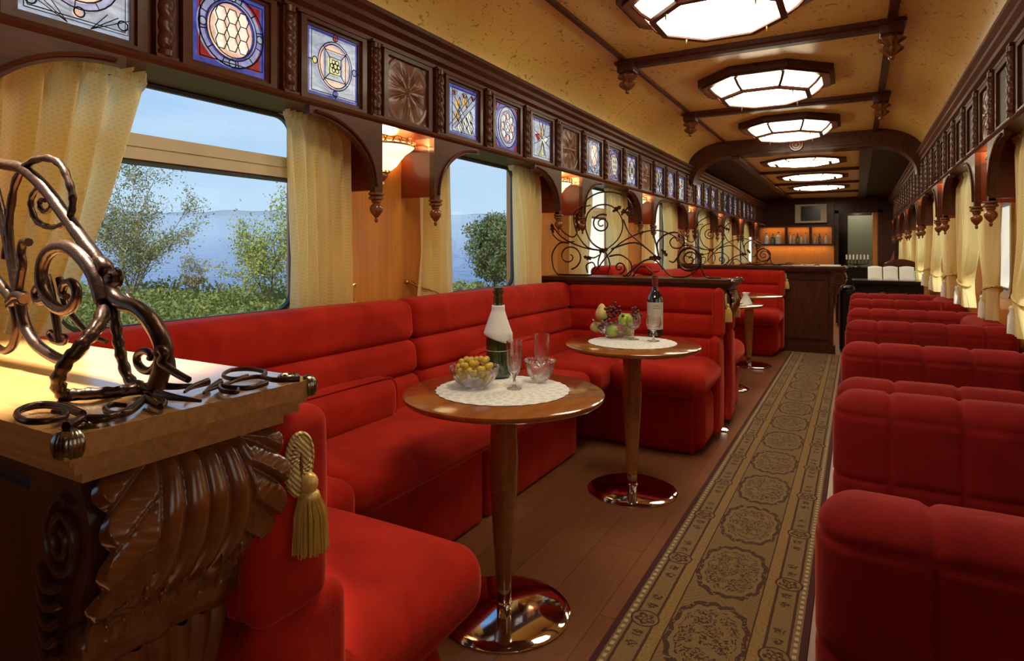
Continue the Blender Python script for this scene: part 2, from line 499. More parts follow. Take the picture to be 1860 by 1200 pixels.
def rrect(y0, y1, z0, z1, r, k=6):
    pts = []
    for (cy, cz, a) in ((y1-r, z0+r, -PI/2), (y1-r, z1-r, 0), (y0+r, z1-r, PI/2), (y0+r, z0+r, PI)):
        for i in range(k+1):
            q = a+PI/2*i/k; pts.append((cy+r*math.cos(q), cz+r*math.sin(q)))
    return pts
def smoothpts(pts, k=6):
    """Catmull-Rom through points"""
    P = [Vector(p) for p in pts]; out = []
    for i in range(len(P)-1):
        a = P[max(0, i-1)]; b = P[i]; c = P[i+1]; d = P[min(len(P)-1, i+2)]
        for j in range(k):
            t = j/k
            out.append(.5*((2*b)+(-a+c)*t+(2*a-5*b+4*c-d)*t*t+(-a+3*b-3*c+d)*t**3))
    out.append(P[-1]); return out
def atY(u, v, Y):
    du = u-VPX; X = du*CS*Y/(F/CS + SN*du); d = -SN*X+CS*Y
    return Vector((X, Y, EYE-(v-HV)*d/F))
def atZ(u, v, Z):
    d = F*(EYE-Z)/(v-HV); X = (u-VPX)*d*CS/F; return Vector((X, (d+SN*X)/CS, Z))
# ------------------------------------------------------------------ the carriage shell
WL, WR, CXC = -2.12, .84, -.64           # wall faces, centre line
FL, FR = -1.90, .62                      # frieze faces
Y0, YARCH, YE = -1.6, 8.20, 15.9         # near end, bulkhead, far wall
def mx_(x, side): return x if side < 0 else -1.28 - x
BAYS = range(-1, 8)
def wc(k): return 1.41+1.95*k
ZW0, ZW1, HWN = .965, 1.80, .455         # window opening

MB().box(WL-.1, WR+.1, Y0, YE+2.6, -.06, 0).build('floor', M['floor'], None, 0, 'structure')
# side walls with window openings
def wall(side, name):
    m = MB(); a, b = mx_(WL, side), mx_(WL-.07, side)
    m.box(a, b, Y0, YE, 0, ZW0-.02); m.box(a, b, Y0, YE, ZW1+.02, 2.45)
    e = Y0
    for k in BAYS:
        s = wc(k)-HWN-.02
        if s > e: m.box(a, b, e, s, ZW0-.02, ZW1+.02)
        e = wc(k)+HWN+.02
    m.box(a, b, e, YE, ZW0-.02, ZW1+.02)
    return m.build(name, M['panel'], None, 0, 'structure')
wall(-1, 'wall_left'); wall(1, 'wall_right')
MB().box(WL-.07, WR+.07, Y0-.06, Y0, 0, 2.75).build('wall_near', M['wood'], None, 0, 'structure')

# windows: frame, pane, sash rail
nwin = 0
def window(side, k):
    global nwin; nwin += 1
    y = wc(k); x = mx_(WL, side); dirn = 1 if side < 0 else -1
    r = empty('window_%d' % nwin, (x, y, ZW0)); r['kind'] = 'structure'
    o = (x, y, ZW0)
    A = rrect(y-HWN-.045, y+HWN+.045, ZW0-.045, ZW1+.045, .12); B = rrect(y-HWN, y+HWN, ZW0, ZW1, .085)
    m = MB(o).ring(A, B, x+dirn*.014, x-dirn*.03); m.build('window_frame', M['cream_metal'], r)
    C = rrect(y-HWN+.014, y+HWN-.014, ZW0+.014, ZW1-.014, .075)
    m = MB(o).ring(B, C, x-dirn*.000, x-dirn*.02); m.build('gasket', M['gasket'], r)
    m = MB(o); m.box(x-dirn*.010, x-dirn*.016, y-HWN, y+HWN, ZW0, ZW1); m.build('pane', M['pane'], r, 0)
    if k % 2 == 0 or side > 0:
        m = MB(o); m.box(x-dirn*.03, x+dirn*.035, y-HWN+.006, y+HWN-.006, 1.530, 1.615)
        m.box(x+dirn*.030, x+dirn*.040, y-HWN+.006, y+HWN-.006, 1.572, 1.58)
        sr = m.build('sash_rail', M['cream_metal'], r, 0)
        MB(o).box(x-dirn*.03, x+dirn*.028, y-HWN+.006, y+HWN-.006, 1.518, 1.530).build('seal', M['gasket'], sr, 0)
    return r
for k in BAYS:
    if k <= 6: window(-1, k)
for k in BAYS:
    if 0 <= k <= 6: window(1, k)

# ceiling: side coves and flat centre; lower beyond the bulkhead
def ceil_profile(zf, xf, zc, xc, n=14):
    """points from the cornice (xf,zc) up to the flat (xc,zf) on the left, mirrored right"""
    L = []
    for i in range(n+1):
        q = PI/2*i/n
        L.append((xf+(xc-xf)*(1-math.cos(q)), zc+(zf-zc)*math.sin(q)))
    return L+[(-1.28-p[0], p[1]) for p in reversed(L)]
def shell(L, ya, yb, name, mat):
    m = MB(); n = len(L); out = [(p[0]+(p[0]-CXC)*.02, p[1]+.03) for p in L]
    vs = []
    for y in (ya, yb):
        vs += [(p[0], y, p[1]) for p in L]+[(p[0], y, p[1]) for p in out]
    fs = []
    for i in range(n-1):
        fs += [(i, i+1, 2*n+i+1, 2*n+i), (n+i, 3*n+i, 3*n+i+1, n+i+1)]
    m.add(vs, fs); return m.build(name, mat, None, 40, 'structure')
shell(ceil_profile(2.60, -1.93, 2.29, -1.46), Y0, YARCH, 'ceiling', M['ceil'])
LF = ceil_profile(2.42, -1.93, 2.29, -1.32)
shell(LF[:15], YARCH, YE, 'trim_1', M['darkcove']); shell(LF[15:], YARCH, YE, 'trim_2', M['darkcove'])
MB().box(-1.33, .05, YARCH, YE, 2.42, 2.45).build('ceiling_far', M['ceil'], None, 0)['kind'] = 'structure'
bpy.data.objects['ceiling_far'].name = 'ceiling.001'
# roof to keep daylight out
MB().box(WL-.07, WR+.07, Y0, YE+2.6, 2.76, 2.80).build('ceiling', M['wood'], None, 0, 'structure')
MB().box(WL-.07, WL-.03, Y0, YE, 2.4, 2.78).build('trim_3', M['wood'], None, 0, 'structure')
MB().box(WR+.03, WR+.07, Y0, YE, 2.4, 2.78).build('trim_4', M['wood'], None, 0, 'structure')
# long ceiling strips
def strip(x, w, h, z, ya, yb, nm): MB().box(x-w/2, x+w/2, ya, yb, z-h, z+.005).build(nm, M['woodY'], None, 0, 'structure')
strip(-1.46, .030, .022, 2.60, Y0, YARCH, 'trim_5'); strip(.18, .050, .03, 2.60, Y0, YARCH, 'trim_6')
strip(-1.345, .09, .05, 2.42, YARCH, YE, 'trim_7'); strip(.09, .13, .05, 2.42, YARCH, YE, 'trim_8')
for i, y in enumerate((1.41, 3.36, 5.31, 7.26)):
    for s in (-1, 1):
        L_ = ceil_profile(2.60, -1.93, 2.29, -1.46)[:15]
        m = MB(); m.tube([(p[0] if s < 0 else -1.28-p[0], y, p[1]) for p in L_], .0035, 5); m.build('trim_%d' % (40+2*i+(s > 0)), M['ceil'], None, 60, 'structure')
# bulkhead arch
def bulk():
    outer = [(-1.95, 2.20)]+[(p[0], p[1]+.02) for p in ceil_profile(2.60, -1.93, 2.29, -1.46)]+[(.67, 2.20)]
    inner = []
    for i in range(13):
        q = PI/2*i/12; inner.append((-1.86+.42*(1-math.cos(q)), 2.08+.33*math.sin(q)))
    inner = inner+[(-1.28-p[0], p[1]) for p in reversed(inner)]
    m = MB(); poly = outer+list(reversed(inner))
    # strip faces between outer and inner
    n = 30
    def samp(P, t):
        L = [0]
        for a, b in zip(P, P[1:]): L.append(L[-1]+math.hypot(b[0]-a[0], b[1]-a[1]))
        s_ = t*L[-1]
        for i in range(len(P)-1):
            if s_ <= L[i+1]+1e-9:
                f = (s_-L[i])/max(1e-9, L[i+1]-L[i]); return (P[i][0]+(P[i+1][0]-P[i][0])*f, P[i][1]+(P[i+1][1]-P[i][1])*f)
        return P[-1]
    def sheet(P, Q, ya, yb):
        A = [samp(P, i/60) for i in range(61)]; B = [samp(Q, i/60) for i in range(61)]
        vs = [(p[0], ya, p[1]) for p in A]+[(p[0], ya, p[1]) for p in B]+[(p[0], yb, p[1]) for p in A]+[(p[0], yb, p[1]) for p in B]
        fs = []; k = 61
        for i in range(60):
            fs += [(i, i+1, k+i+1, k+i), (2*k+i, 3*k+i, 3*k+i+1, 2*k+i+1), (k+i, k+i+1, 3*k+i+1, 3*k+i), (i, 2*k+i, 2*k+i+1, i+1)]
        m.add(vs, fs)
    sheet(outer, inner, YARCH-.05, YARCH+.22)
    inner2 = [(p[0]+(CXC-p[0])*-.02, p[1]+.025) for p in inner]
    m.build('trim_9', M['wood'], None, 40, 'structure')
    # raised mouldings and medallion on its face
    r = MB((CXC, YARCH-.05, 2.5))
    for (xa, xb) in ((-1.40, -.80), (-.48, .12)):
        r.ring([(xa, 2.44), (xb, 2.44), (xb, 2.57), (xa, 2.57)], [(xa+.02, 2.46), (xb-.02, 2.46), (xb-.02, 2.55), (xa+.02, 2.55)], YARCH-.05, YARCH-.065, 'xz')
    r.build('trim_10', M['wood'], None, 30, 'structure')
    e = empty('carved_medallion', (CXC, YARCH-.055, 2.49), 'round carved rosette on the dark arched bulkhead across the ceiling', 'carving')
    q = MB((CXC, YARCH-.055, 2.49)); q.lathe([(0, -.03), (.02, -.03), (.03, -.015), (.05, -.015), (.06, -.03), (.075, -.03), (.085, 0)], (CXC, YARCH-.05, 2.49), 24, axis='y')
    q.build('rosette', M['carved'], e)
bulk()

# ------------------------------------------------------------------ frieze
def frieze(side, nm1):
    f = lambda x: mx_(x, side)
    prof = [(WL, 1.80), (-1.925, 1.80), (-1.885, 1.80), (-1.875, 1.812), (-1.885, 1.828), (-1.905, 1.832), (-1.925, 1.84), (-1.925, 2.160),
            (-1.905, 2.165), (-1.905, 2.185), (-1.885, 2.20), (-1.885, 2.225), (-1.865, 2.245), (-1.865, 2.265), (-1.845, 2.285), (-1.845, 2.305), (-1.93, 2.305), (WL, 2.305)]
    MB().sweep([(f(a), b) for a, b in prof], Y0, YE).build(nm1, M['woodY'], None, 20, 'structure')
frieze(-1, 'trim_11'); frieze(1, 'trim_12')

# twisted half column
def twisted():
    o = (0, 0, 0); e = empty('twisted_column', o)
    m = MB()
    def fn(r, h, a): return r if r < .02 or h < .028 or h > .292 else r + .0065*abs(math.sin(a*1.0+h*62))
    prof = [(.026, .0), (.026, .018), (.020, .022)]+[(.0215, .026+.268*i/44) for i in range(45)]+[(.020, .298), (.026, .302), (.026, .325)]
    m.lathe(prof, (0, 0, 0), 14, fn=fn); m.build('shaft', M['wood'], e, 50)
    m = MB(); m.box(-.03, .006, -.030, .030, 0, .325); m.box(-.03, .020, -.036, .036, -.012, .0); m.box(-.03, .02, -.036, .036, .325, .337)
    m.build('backboard', M['wood'], e, 0)
    return e
TW = twisted()
BAYN = ['behind the near ironwork', 'over the large near window', 'over the window with the pine tree', 'over the third window', 'over the fourth window', 'over the fifth window', 'over the sixth window', 'over the seventh window', 'by the end wall']
def bayname(side, k):
    s = 'left' if side < 0 else 'right'
    names = {-1: 'left, behind the near ironwork', 0: 'left, large near window', 1: 'left, pine tree window', 2: 'left, window past first booth', 3: 'left, last window before bulkhead',
             4: 'left, first window past bulkhead', 5: 'left, second window past bulkhead', 6: 'left, last window'}
    if side > 0:
        names = {0: 'right, window nearest camera', 1: 'right, window nearest camera', 2: 'right, second window', 3: 'right, last window before bulkhead',
                 4: 'right, first window past bulkhead', 5: 'right, second window past bulkhead', 6: 'right, last window'}
    return names[k]
POS = ['before first glass', 'after first glass', 'after second glass', 'after third glass']
used = False
for side in (-1, 1):
    for k in range(0 if side < 0 else 1, 7):
        for i in range(4):
            y = .676+.4875*i+1.95*k
            c = TW if not used else copy_tree(TW); used = True
            c.location = (mx_(-1.906, side), y, 1.838); c.rotation_euler = (0, 0, 0 if side < 0 else PI)
            tag(c, 'twisted half column %s, %s' % (POS[i], bayname(side, k)), 'column', 'twisted columns along the %s frieze' % ('left' if side < 0 else 'right'))

# stained glass
def polyell(cx, cy, rx, ry, n=28, a=0): return [(cx+rx*math.cos(a+2*PI*i/n), cy+ry*math.sin(a+2*PI*i/n)) for i in range(n)]
class Pane:
    def __init__(s): s.g = MB(); s.l = MB(); s.k = 0
    def poly(s, pts, col):
        s.k += 1; x = .0006*s.k
        n = len(s.g.v); s.g.mi = col; s.g.add([(x, a, b) for a, b in pts], [tuple(range(len(pts)))])
    def line(s, pts, w=.0022, closed=False):
        if closed: pts = list(pts)+[pts[0]]
        s.l.tube([(.0145, a, b) for a, b in pts], w, 4)
    def both(s, pts, col, w=.0022): s.poly(pts, col); s.line(pts, w, True)
def rect(x0, x1, y0, y1): return [(x0, y0), (x1, y0), (x1, y1), (x0, y1)]
W2, H2 = .143, .136
def motif(t):
    p = Pane()
    if t == 0:
        p.poly(rect(-W2, W2, -H2, H2), 0); p.line(rect(-W2+.018, W2-.018, -H2+.018, H2-.018), .0018, True)
        p.both(polyell(0, .02, .108, .110), 5); p.both(polyell(0, .02, .085, .088), 3); p.poly(polyell(0, .02, .045, .05), 4)
        for q in range(4):
            a = PI/4+q*PI/2; p.line([(0, .02), (.085*math.cos(a), .02+.088*math.sin(a))])
        p.line(rect(-W2+.010, W2-.010, -H2+.010, H2-.010), .0014, True)
        for q in range(10):
            a = q*PI/5+.2; p.line([(.085*math.cos(a), .02+.088*math.sin(a)), (.108*math.cos(a), .02+.110*math.sin(a))], .0015)
        for a, b in ((0, -.098), (-.118, -.10), (.118, -.10), (.12, .12), (-.12, .12)): p.both(polyell(a, b, .014, .014, 14), 3 if b < -.09 and a == 0 else 0)
        for s in (-1, 1):
            for j in range(3): p.line([(s*.03, -H2), (s*(.075+.03*j), -H2+.055)], .0014)
    elif t == 1:
        p.poly(rect(-W2, W2, -H2, H2), 1); p.poly(rect(-W2+.02, W2-.02, -H2+.02, H2-.02), 2); p.line(rect(-W2+.02, W2-.02, -H2+.02, H2-.02), .0022, True)
        p.both(polyell(0, 0, .128, .128), 5, .003); p.both(polyell(0, 0, .100, .104), 1); p.both(polyell(0, 0, .088, .094), 3); 
        for a in range(3):
            for b in range(3):
                cx, cy = (a-1)*.044, (b-1)*.048
                p.both([(cx-.022, cy), (cx-.012, cy-.024), (cx+.012, cy-.024), (cx+.022, cy), (cx+.012, cy+.024), (cx-.012, cy+.024)], 4)
        for a, b in ((.113, 0), (-.113, 0), (0, .115), (0, -.115)): p.both(polyell(a, b, .014, .014, 12), 0)
        for q in range(12):
            a = q*PI/6+.2; p.line([(.103*math.cos(a), .106*math.sin(a)), (.128*math.cos(a), .128*math.sin(a))])
    elif t == 2:
        p.poly(rect(-W2, W2, -H2, H2), 1); p.poly(rect(-W2+.014, W2-.014, -H2+.014, H2-.014), 0); p.line(rect(-W2+.014, W2-.014, -H2+.014, H2-.014), .002, True)
        p.both(polyell(0, 0, .096, .100), 5); p.both(polyell(0, 0, .086, .090), 3)
        p.both(rect(-.058, .058, -.060, .060), 0); p.both(rect(-.032, .032, -.034, .034), 7)
        p.both(polyell(0, 0, .011, .011, 8), 6)
        for q in range(6): a = q*PI/3; p.both(polyell(.020*math.cos(a), .020*math.sin(a), .009, .009, 8), 4)
        for sx in (-1, 1):
            for sy in (-1, 1): p.line([(sx*.032, sy*.034), (sx*.066, sy*.070)])
        for a, b, c in ((.112, 0, 5), (-.112, 0, 7), (0, .118, 2), (0, -.115, 1)): p.both(polyell(a, b, .013, .014, 12), c); p.line([(a*1.1, b*1.1), (a*1.3, b*1.22)])
    elif t == 3:
        p.poly(rect(-W2, W2, -H2, H2), 1); p.poly(rect(-W2+.022, W2-.016, -H2+.016, H2-.022), 0); p.line(rect(-W2+.022, W2-.016, -H2+.016, H2-.022), .0024, True)
        for s in (-1, 0, 1): p.line([(-.12+s*.03, -.10), (.12, .11-s*.04)]); p.line([(-.115, .03+s*.05), (.05+s*.05, -.115)])
        for a, b, c in ((-.05, .04, 6), (.02, .06, 6), (-.06, -.03, 6), (.06, -.02, 4), (.02, -.06, 4), (.07, -.08, 4), (-.03, -.09, 4)):
            p.both([(a, b+.034), (a+.022, b), (a, b-.034), (a-.022, b)], c)
            p.line([(a, b+.034), (a, b-.034)], .0015)
        for a in (-.09, 0, .09): p.both([(a-.02, .10), (a+.02, .10), (a, .075)], 2)
    elif t == 4:
        p.poly(rect(-W2, W2, -H2, H2), 1)
        for sx in (-1, 1):
            for sy in (-1, 1): p.both([(sx*.14, sy*.133), (sx*.09, sy*.133), (sx*.14, sy*.08)], 2)
        p.both(polyell(0, 0, .118, .126), 0, .003); p.both(polyell(0, 0, .092, .100), 5)
        for q in range(8):
            a = q*PI/4; p.both(polyell(.062*math.cos(a), .068*math.sin(a), .022, .024, 10), 4 if q % 2 else 3)
        p.both(polyell(0, 0, .030, .032, 8), 4); p.line([(-.02, -.02), (.02, .02)]); p.line([(-.02, .02), (.02, -.02)])
    else:
        p.poly(rect(-W2, W2, -H2, H2), 0); p.line(rect(-W2+.012, W2-.012, -H2+.012, H2-.012), .002, True)
        p.poly(rect(-W2, W2, H2-.02, H2), 1)
        p.both([(0, .11), (.025, .04), (0, 0), (-.025, .04)], 6); p.both([(.10, .02), (.04, .03), (.01, 0), (.05, -.02)], 4)
        p.both([(-.10, .02), (-.04, .03), (-.01, 0), (-.05, -.02)], 2); p.both([(-.03, -.11), (.03, -.11), (0, -.01)], 7)
        for q in range(8): a = q*PI/4+.39; p.line([(.03*math.cos(a), .03*math.sin(a)), (.14*math.cos(a), .13*math.sin(a))])
    return p
PN = ['pale circle', 'cream honeycomb', 'peach ring', 'amber buds', 'cream beads', 'amber star']
def glasspanel(t):
    e = empty('stained_glass_panel', (0, 0, 0))
    p = motif(t); p.g.build('glass', GL, e, 0, fixn=False); p.l.build('leading', M['lead'], e, 40)
    m = MB(); m.ring(rect(-.185, .185, -.165, .165), rect(-.158, .158, -.150, .150), -.012, .020)
    m.ring(rect(-.158, .158, -.150, .150), rect(-W2, W2, -H2, H2), -.012, .008)
    m.build('frame', M['woodY'], e, 0); return e
GP = [glasspanel(t) for t in range(6)]; gused = [False]*6
ORD = ['first', 'second', 'third']
# carved panel
def carvedpanel():
    e = empty('wall_carving', (0, 0, 0))
    m = MB(); m.ring(rect(-.185, .185, -.165, .165), rect(-.155, .155, -.145, .145), -.012, .018); m.build('frame', M['woodY'], e, 0)
    def fn(u, v):
        a, b = (u-.5)*.31, (v-.5)*.29
        r = math.hypot(a, b)/.15; th = math.atan2(b, a)
        pet = abs(math.cos(4*th))**.7*max(0, 1-abs(r-.45)*1.7)+max(0, 1-r*6)
        rib = .5*abs(math.sin(16*th))*max(0, 1-abs(r-.55)*1.5)
        edge = .5*max(0, math.sin(r*24))*(r > .95)
        return (.002+.020*pet*(.6+.4*rib)+.007*edge, a, b)
    m = MB(); m.grid(fn, 72, 68); m.build('carving', M['carvedmatt'], e, 60); return e
CP = carvedpanel(); cpu = False
def plainpanel():
    e = empty('recessed_panel', (0, 0, 0))
    m = MB(); m.ring(rect(-.185, .185, -.165, .165), rect(-.150, .150, -.140, .140), -.012, .018); m.build('frame', M['woodY'], e, 0)
    m = MB(); m.box(-.01, .004, -.15, .15, -.14, .14); m.build('board', M['darkcove'], e, 0); return e
CP0 = plainpanel()
for side in (-1, 1):
    for k in range(0 if side < 0 else 1, 7):
        for i in range(4):
            y = .92+.4875*i+1.95*k; x = mx_(-1.922, side)
            if side > 0 and i < 3:
                c = copy_tree(CP0)
                tag(c, 'plain dark recessed panel, %s of three, %s' % (ORD[i], bayname(side, k)), 'frieze panel', 'dark panels of the right frieze')
            elif i < 3:
                t = (i if k % 2 == 0 else 3+i)
                c = GP[t] if not gused[t] else copy_tree(GP[t]); gused[t] = True
                tag(c, 'stained glass with %s, %s' % (PN[t], bayname(side, k)), 'stained glass', 'stained glass panels of the %s frieze' % ('left' if side < 0 else 'right'))
            else:
                c = CP if not cpu else copy_tree(CP); cpu = True
                tag(c, 'carved rosette panel over the lamp past: %s' % bayname(side, k), 'carved panel', 'carved panels of the %s frieze' % ('left' if side < 0 else 'right'))
            c.location = (x, y, 1.995); c.rotation_euler = (0, 0, 0 if side < 0 else PI)

for o_ in list(CP0.children)+[CP0]: bpy.data.objects.remove(o_)
# ------------------------------------------------------------------ arch brackets with turned pendants, and wall lamps
def bracket(flip):
    """post at y=0, arch springing towards -y (flip=1: towards +y)"""
    s = 1 if flip else -1
    e = empty('arched_bracket', (0, 0, 0)); m = MB()
    pts = [(-s*.028, 0), (-s*.028, -.315), (s*.022, -.315)]
    for i in range(15):
        q = PI/2*i/14; pts.append((s*(.022+.36*(1-math.cos(q))), -.30+.27*math.sin(q)))
    pts += [(s*.40, -.03), (s*.40, 0)]
    n = len(pts)
    # fan triangulated as quads against the top edge
    top = [(a, 0) for a, b in pts[2:]]; low = pts[2:]
    m.box(-.03, .0, min(-s*.028, s*.022), max(-s*.028, s*.022), -.315, 0)
    vs = [(0, a, b) for a, b in low]+[(0, a, b) for a, b in top]+[(-.03, a, b) for a, b in low]+[(-.03, a, b) for a, b in top]
    k = len(low); fs = []
    for i in range(k-1): fs += [(i, i+1, k+i+1, k+i), (2*k+i, 3*k+i, 3*k+i+1, 2*k+i+1), (i, 2*k+i, 2*k+i+1, i+1), (k+i, k+i+1, 3*k+i+1, 3*k+i)]
    m.add(vs, fs); m.build('spandrel', M['woodY'], e, 40)
    m = MB()
    arc = [(.004, s*(.022+.36*(1-math.cos(PI/2*i/14))+.0), -.30+.27*math.sin(PI/2*i/14)) for i in range(15)]
    m.tube([Vector(p)+Vector((0, -s*.012, .012)) for p in arc], .007, 6); m.build('moulding', M['woodY'], e, 50)
    m = MB(); m.box(-.215, -.03, -s*.028, -s*.006, -.30, 0); m.build('cheek', M['shade_red'], e, 0)
    m = MB(); prof = [(.0, -.135), (.006, -.132), (.009, -.122), (.006, -.112), (.013, -.104), (.026, -.088), (.031, -.072), (.027, -.058), (.016, -.048), (.022, -.042), (.022, -.034), (.034, -.028), (.034, -.018), (.026, -.014), (.036, -.008), (.036, 0)]
    m.lathe(prof, (-.012, 0, -.315), 18); m.build('pendant', M['carved'], e, 40)
    return e
BR = [bracket(False), bracket(True)]; bru = [False, False]
def sconce():
    e = empty('wall_sconce', (0, 0, 0))
    SX = .035
    H = [(.0, 0), (.02, .002), (.045, .012), (.068, .032), (.085, .060), (.108, .092), (.140, .118), (.150, .135), (.143, .137)]
    m = MB(); m.lathe([(a*1.12, h) for a, h in H], (SX, 0, -.11), 28, -PI/2, PI/2, cap=False)
    m.lathe([(max(0, a-.006), h+.004) for a, h in [(q*1.12, w) for q, w in H]], (SX, 0, -.11), 28, -PI/2, PI/2, cap=False)
    m.build('bowl', M['sconceglass'], e, 50)
    m = MB(); m.tube([(.170*math.cos(a)+SX, .170*math.sin(a), .018) for a in [-PI/2+PI*i/24 for i in range(25)]], .005, 6)
    m.tube([(.168*math.cos(a)+SX, .168*math.sin(a), .046+.004*math.sin(a*14)) for a in [-PI/2+PI*i/60 for i in range(61)]], .004, 6)
    for i in range(14):
        a = -PI/2+PI*(i+.5)/14; b = a+.10
        m.tube([(.170*math.cos(a)+SX, .170*math.sin(a), .018), (.171*math.cos(b)+SX, .171*math.sin(b), .045)], .003, 5)
        m.tube([(.170*math.cos(b)+SX, .170*math.sin(b), .018), (.171*math.cos(a)+SX, .171*math.sin(a), .045)], .003, 5)
    m.build('metal_rim', M['brass'], e, 50)
    m = MB(); m.box(0, SX+.02, -.05, .05, -.10, .0); m.build('wall_plate', M['brass'], e, 0)
    m = MB(); m.lathe([(0, -.07), (.008, -.066), (.010, -.055), (.004, -.045), (.016, -.03), (.024, -.018), (.022, -.006), (.036, 0), (.034, .010)], (SX+.012, 0, -.11), 16)
    for a in (-1, 0, 1): m.tube([(.02, a*.02, -.125), (.035, a*.035, -.118), (.045, a*.045, -.10)], .004, 5)
    m.build('finial', M['brass'], e, 50)
    return e
SCN = sconce(); scu = False
for side in (-1, 1):
    for k in range(-1, 7):
        if side > 0 and k < 1: continue
        yc = 2.36+1.95*k; sd = 'left' if side < 0 else 'right'
        for j, dy in ((0, -.225), (1, .225)):
            jj = j if side < 0 else 1-j
            y = yc+dy
            if k == -1 and j == 0: continue
            c = BR[jj] if not bru[jj] else copy_tree(BR[jj]); bru[jj] = True
            c.location = (mx_(-1.885, side), y, 1.80); c.rotation_euler = (0, 0, 0 if side < 0 else PI)
            tag(c, 'arched wooden bracket on the %s side of lamp, past %s' % ('camera' if j == 0 else 'far', bayname(side, k)), 'bracket', 'arched brackets of the %s wall' % sd)
        c = SCN if not scu else copy_tree(SCN); scu = True
        c.location = (mx_(WL+.002, side), yc+.02, 1.725); c.rotation_euler = (0, 0, 0 if side < 0 else PI)
        tag(c, 'half bowl alabaster wall lamp, past %s' % bayname(side, k), 'wall lamp', 'wall lamps of the %s wall' % sd)
        L = bpy.data.lights.new('sconce_light', 'POINT'); L.energy = 8.0; L.color = (1, .52, .18); L.shadow_soft_size = .04
        lo = bpy.data.objects.new('sconce_light', L); COL.objects.link(lo); lo.parent = c; lo.location = (.09, 0, .06)

# ------------------------------------------------------------------ ceiling lamps, beams and carved drops
def lamp():
    e = empty('ceiling_lamp', (0, 0, 0)); R0, R1, Rl = .49, .425, .315; Z1 = -.150
    def octa(r): return [(r/math.cos(PI/8)*math.cos(PI/8+PI/4*i), r/math.cos(PI/8)*math.sin(PI/8+PI/4*i)) for i in range(8)]
    m = MB(); m.ring(octa(R0), octa(R1-.02), 0, -.055, 'xy'); m.ring(octa(R0-.03), octa(R1-.02), -.055, -.07, 'xy'); m.build('base_ring', M['woodY'], e, 0)
    A, B = octa(R1-.01), octa(Rl)
    m = MB(); m.add([(a, b, -.05) for a, b in A]+[(a, b, Z1) for a, b in B], [(i, (i+1) % 8, 8+(i+1) % 8, 8+i) for i in range(8)]); m.build('side_glass', M['lampglass'], e, 0)
    m = MB(); Bi = octa(Rl-.02); m.add([(a, b, Z1-.004) for a, b in Bi], [tuple(range(8))]); m.build('bottom_glass', M['lampglass'], e, 0)
    m = MB()
    for i in range(8):
        a, b = A[i], B[i]
        mid = ((a[0]*.45+b[0]*.55)*1.02, (a[1]*.45+b[1]*.55)*1.02, -.05+(Z1+.05)*.62)
        m = MB(); m.tube([(a[0], a[1], -.055), mid, (b[0], b[1], Z1)], .011, 6); m.build('rib', M['woodY'], e, 40)
    m = MB(); m.ring(octa(Rl+.012), octa(Rl-.022), Z1+.006, Z1-.014, 'xy'); m.build('bottom_frame', M['woodY'], e, 0)
    m = MB()
    for i in range(4):
        a = PI/4+PI/2*i; p = ((Rl-.01)*math.cos(a), (Rl-.01)*math.sin(a))
        m = MB(); m.lathe([(0, -.035), (.004, -.03), (.005, -.01), (.008, 0)], (p[0], p[1], Z1-.012), 8); m.build('finial', M['brass'], e, 40)
    return e
LP = lamp(); lpn = ['nearest the ironwork', 'cut by the top edge of the photo', 'nearest one seen whole', 'last before the bulkhead', 'first beyond the bulkhead', 'middle one beyond the bulkhead', 'farthest from the camera']
for k in range(0, 7):
    c = LP if k == 0 else copy_tree(LP)
    c.scale = (1, 1, 1) if k < 4 else (1.06, 1.06, .22)
    c.location = (CXC, wc(k), 2.598 if k < 4 else 2.418); tag(c, 'glowing octagonal ceiling lamp, %s' % lpn[k], 'ceiling lamp', 'octagonal ceiling lamps')
def beam(y, z, xa, xb, i, w=.06, h=.055):
    m = MB(); m.sweep([(y-w, z), (y-w, z-h*.5), (y-w*.6, z-h*.65), (y-w*.5, z-h), (y+w*.5, z-h), (y+w*.6, z-h*.65), (y+w, z-h*.5), (y+w, z)], xa, xb, 'x')
    m.build('trim_%d' % i, M['wood'], None, 25, 'structure')
ti = 13
for y in (.43, 2.385, 4.335, 6.285): beam(y, 2.60, -1.46, .18, ti); ti += 1
for y in (10.18, 12.13, 14.08): beam(y, 2.42, -1.32, .05, ti, .035, .04); ti += 1
def drop():
    e = empty('ceiling_pendant', (0, 0, 0))
    m = MB(); m.box(-.062, .062, -.062, .062, -.075, 0, .008); m.box(-.075, .075, -.075, .075, -.02, 0); m.build('block', M['wood'], e, 30)
    m = MB(); fn = lambda r, h, a: r*(1+.16*math.cos(8*a)) if -.19 < h < -.075 else r
    prof = [(0, -.225), (.010, -.222), (.018, -.21), (.014, -.196), (.030, -.185), (.052, -.165), (.058, -.150), (.036, -.135), (.034, -.125), (.060, -.108), (.068, -.095), (.05, -.082), (.045, -.074)]
    m.lathe(prof, (0, 0, 0), 32, fn=fn); m.build('carved_drop', M['carved'], e, 50); return e
DP = drop(); dused = False
dn = {2.385: 'on the nearest ceiling beam', 4.335: 'on the second ceiling beam', 6.285: 'on the last beam before the bulkhead', 8.14: 'against the arched bulkhead'}
for y in dn:
    for x, s in ((-1.46, 'left'), (.18, 'right')):
        if y > 8: continue
        c = DP if not dused else copy_tree(DP); dused = True
        c.location = (x, y, 2.585); tag(c, 'carved ceiling pendant, %s end, %s' % (s, dn[y]), 'ceiling pendant', 'carved ceiling pendants')

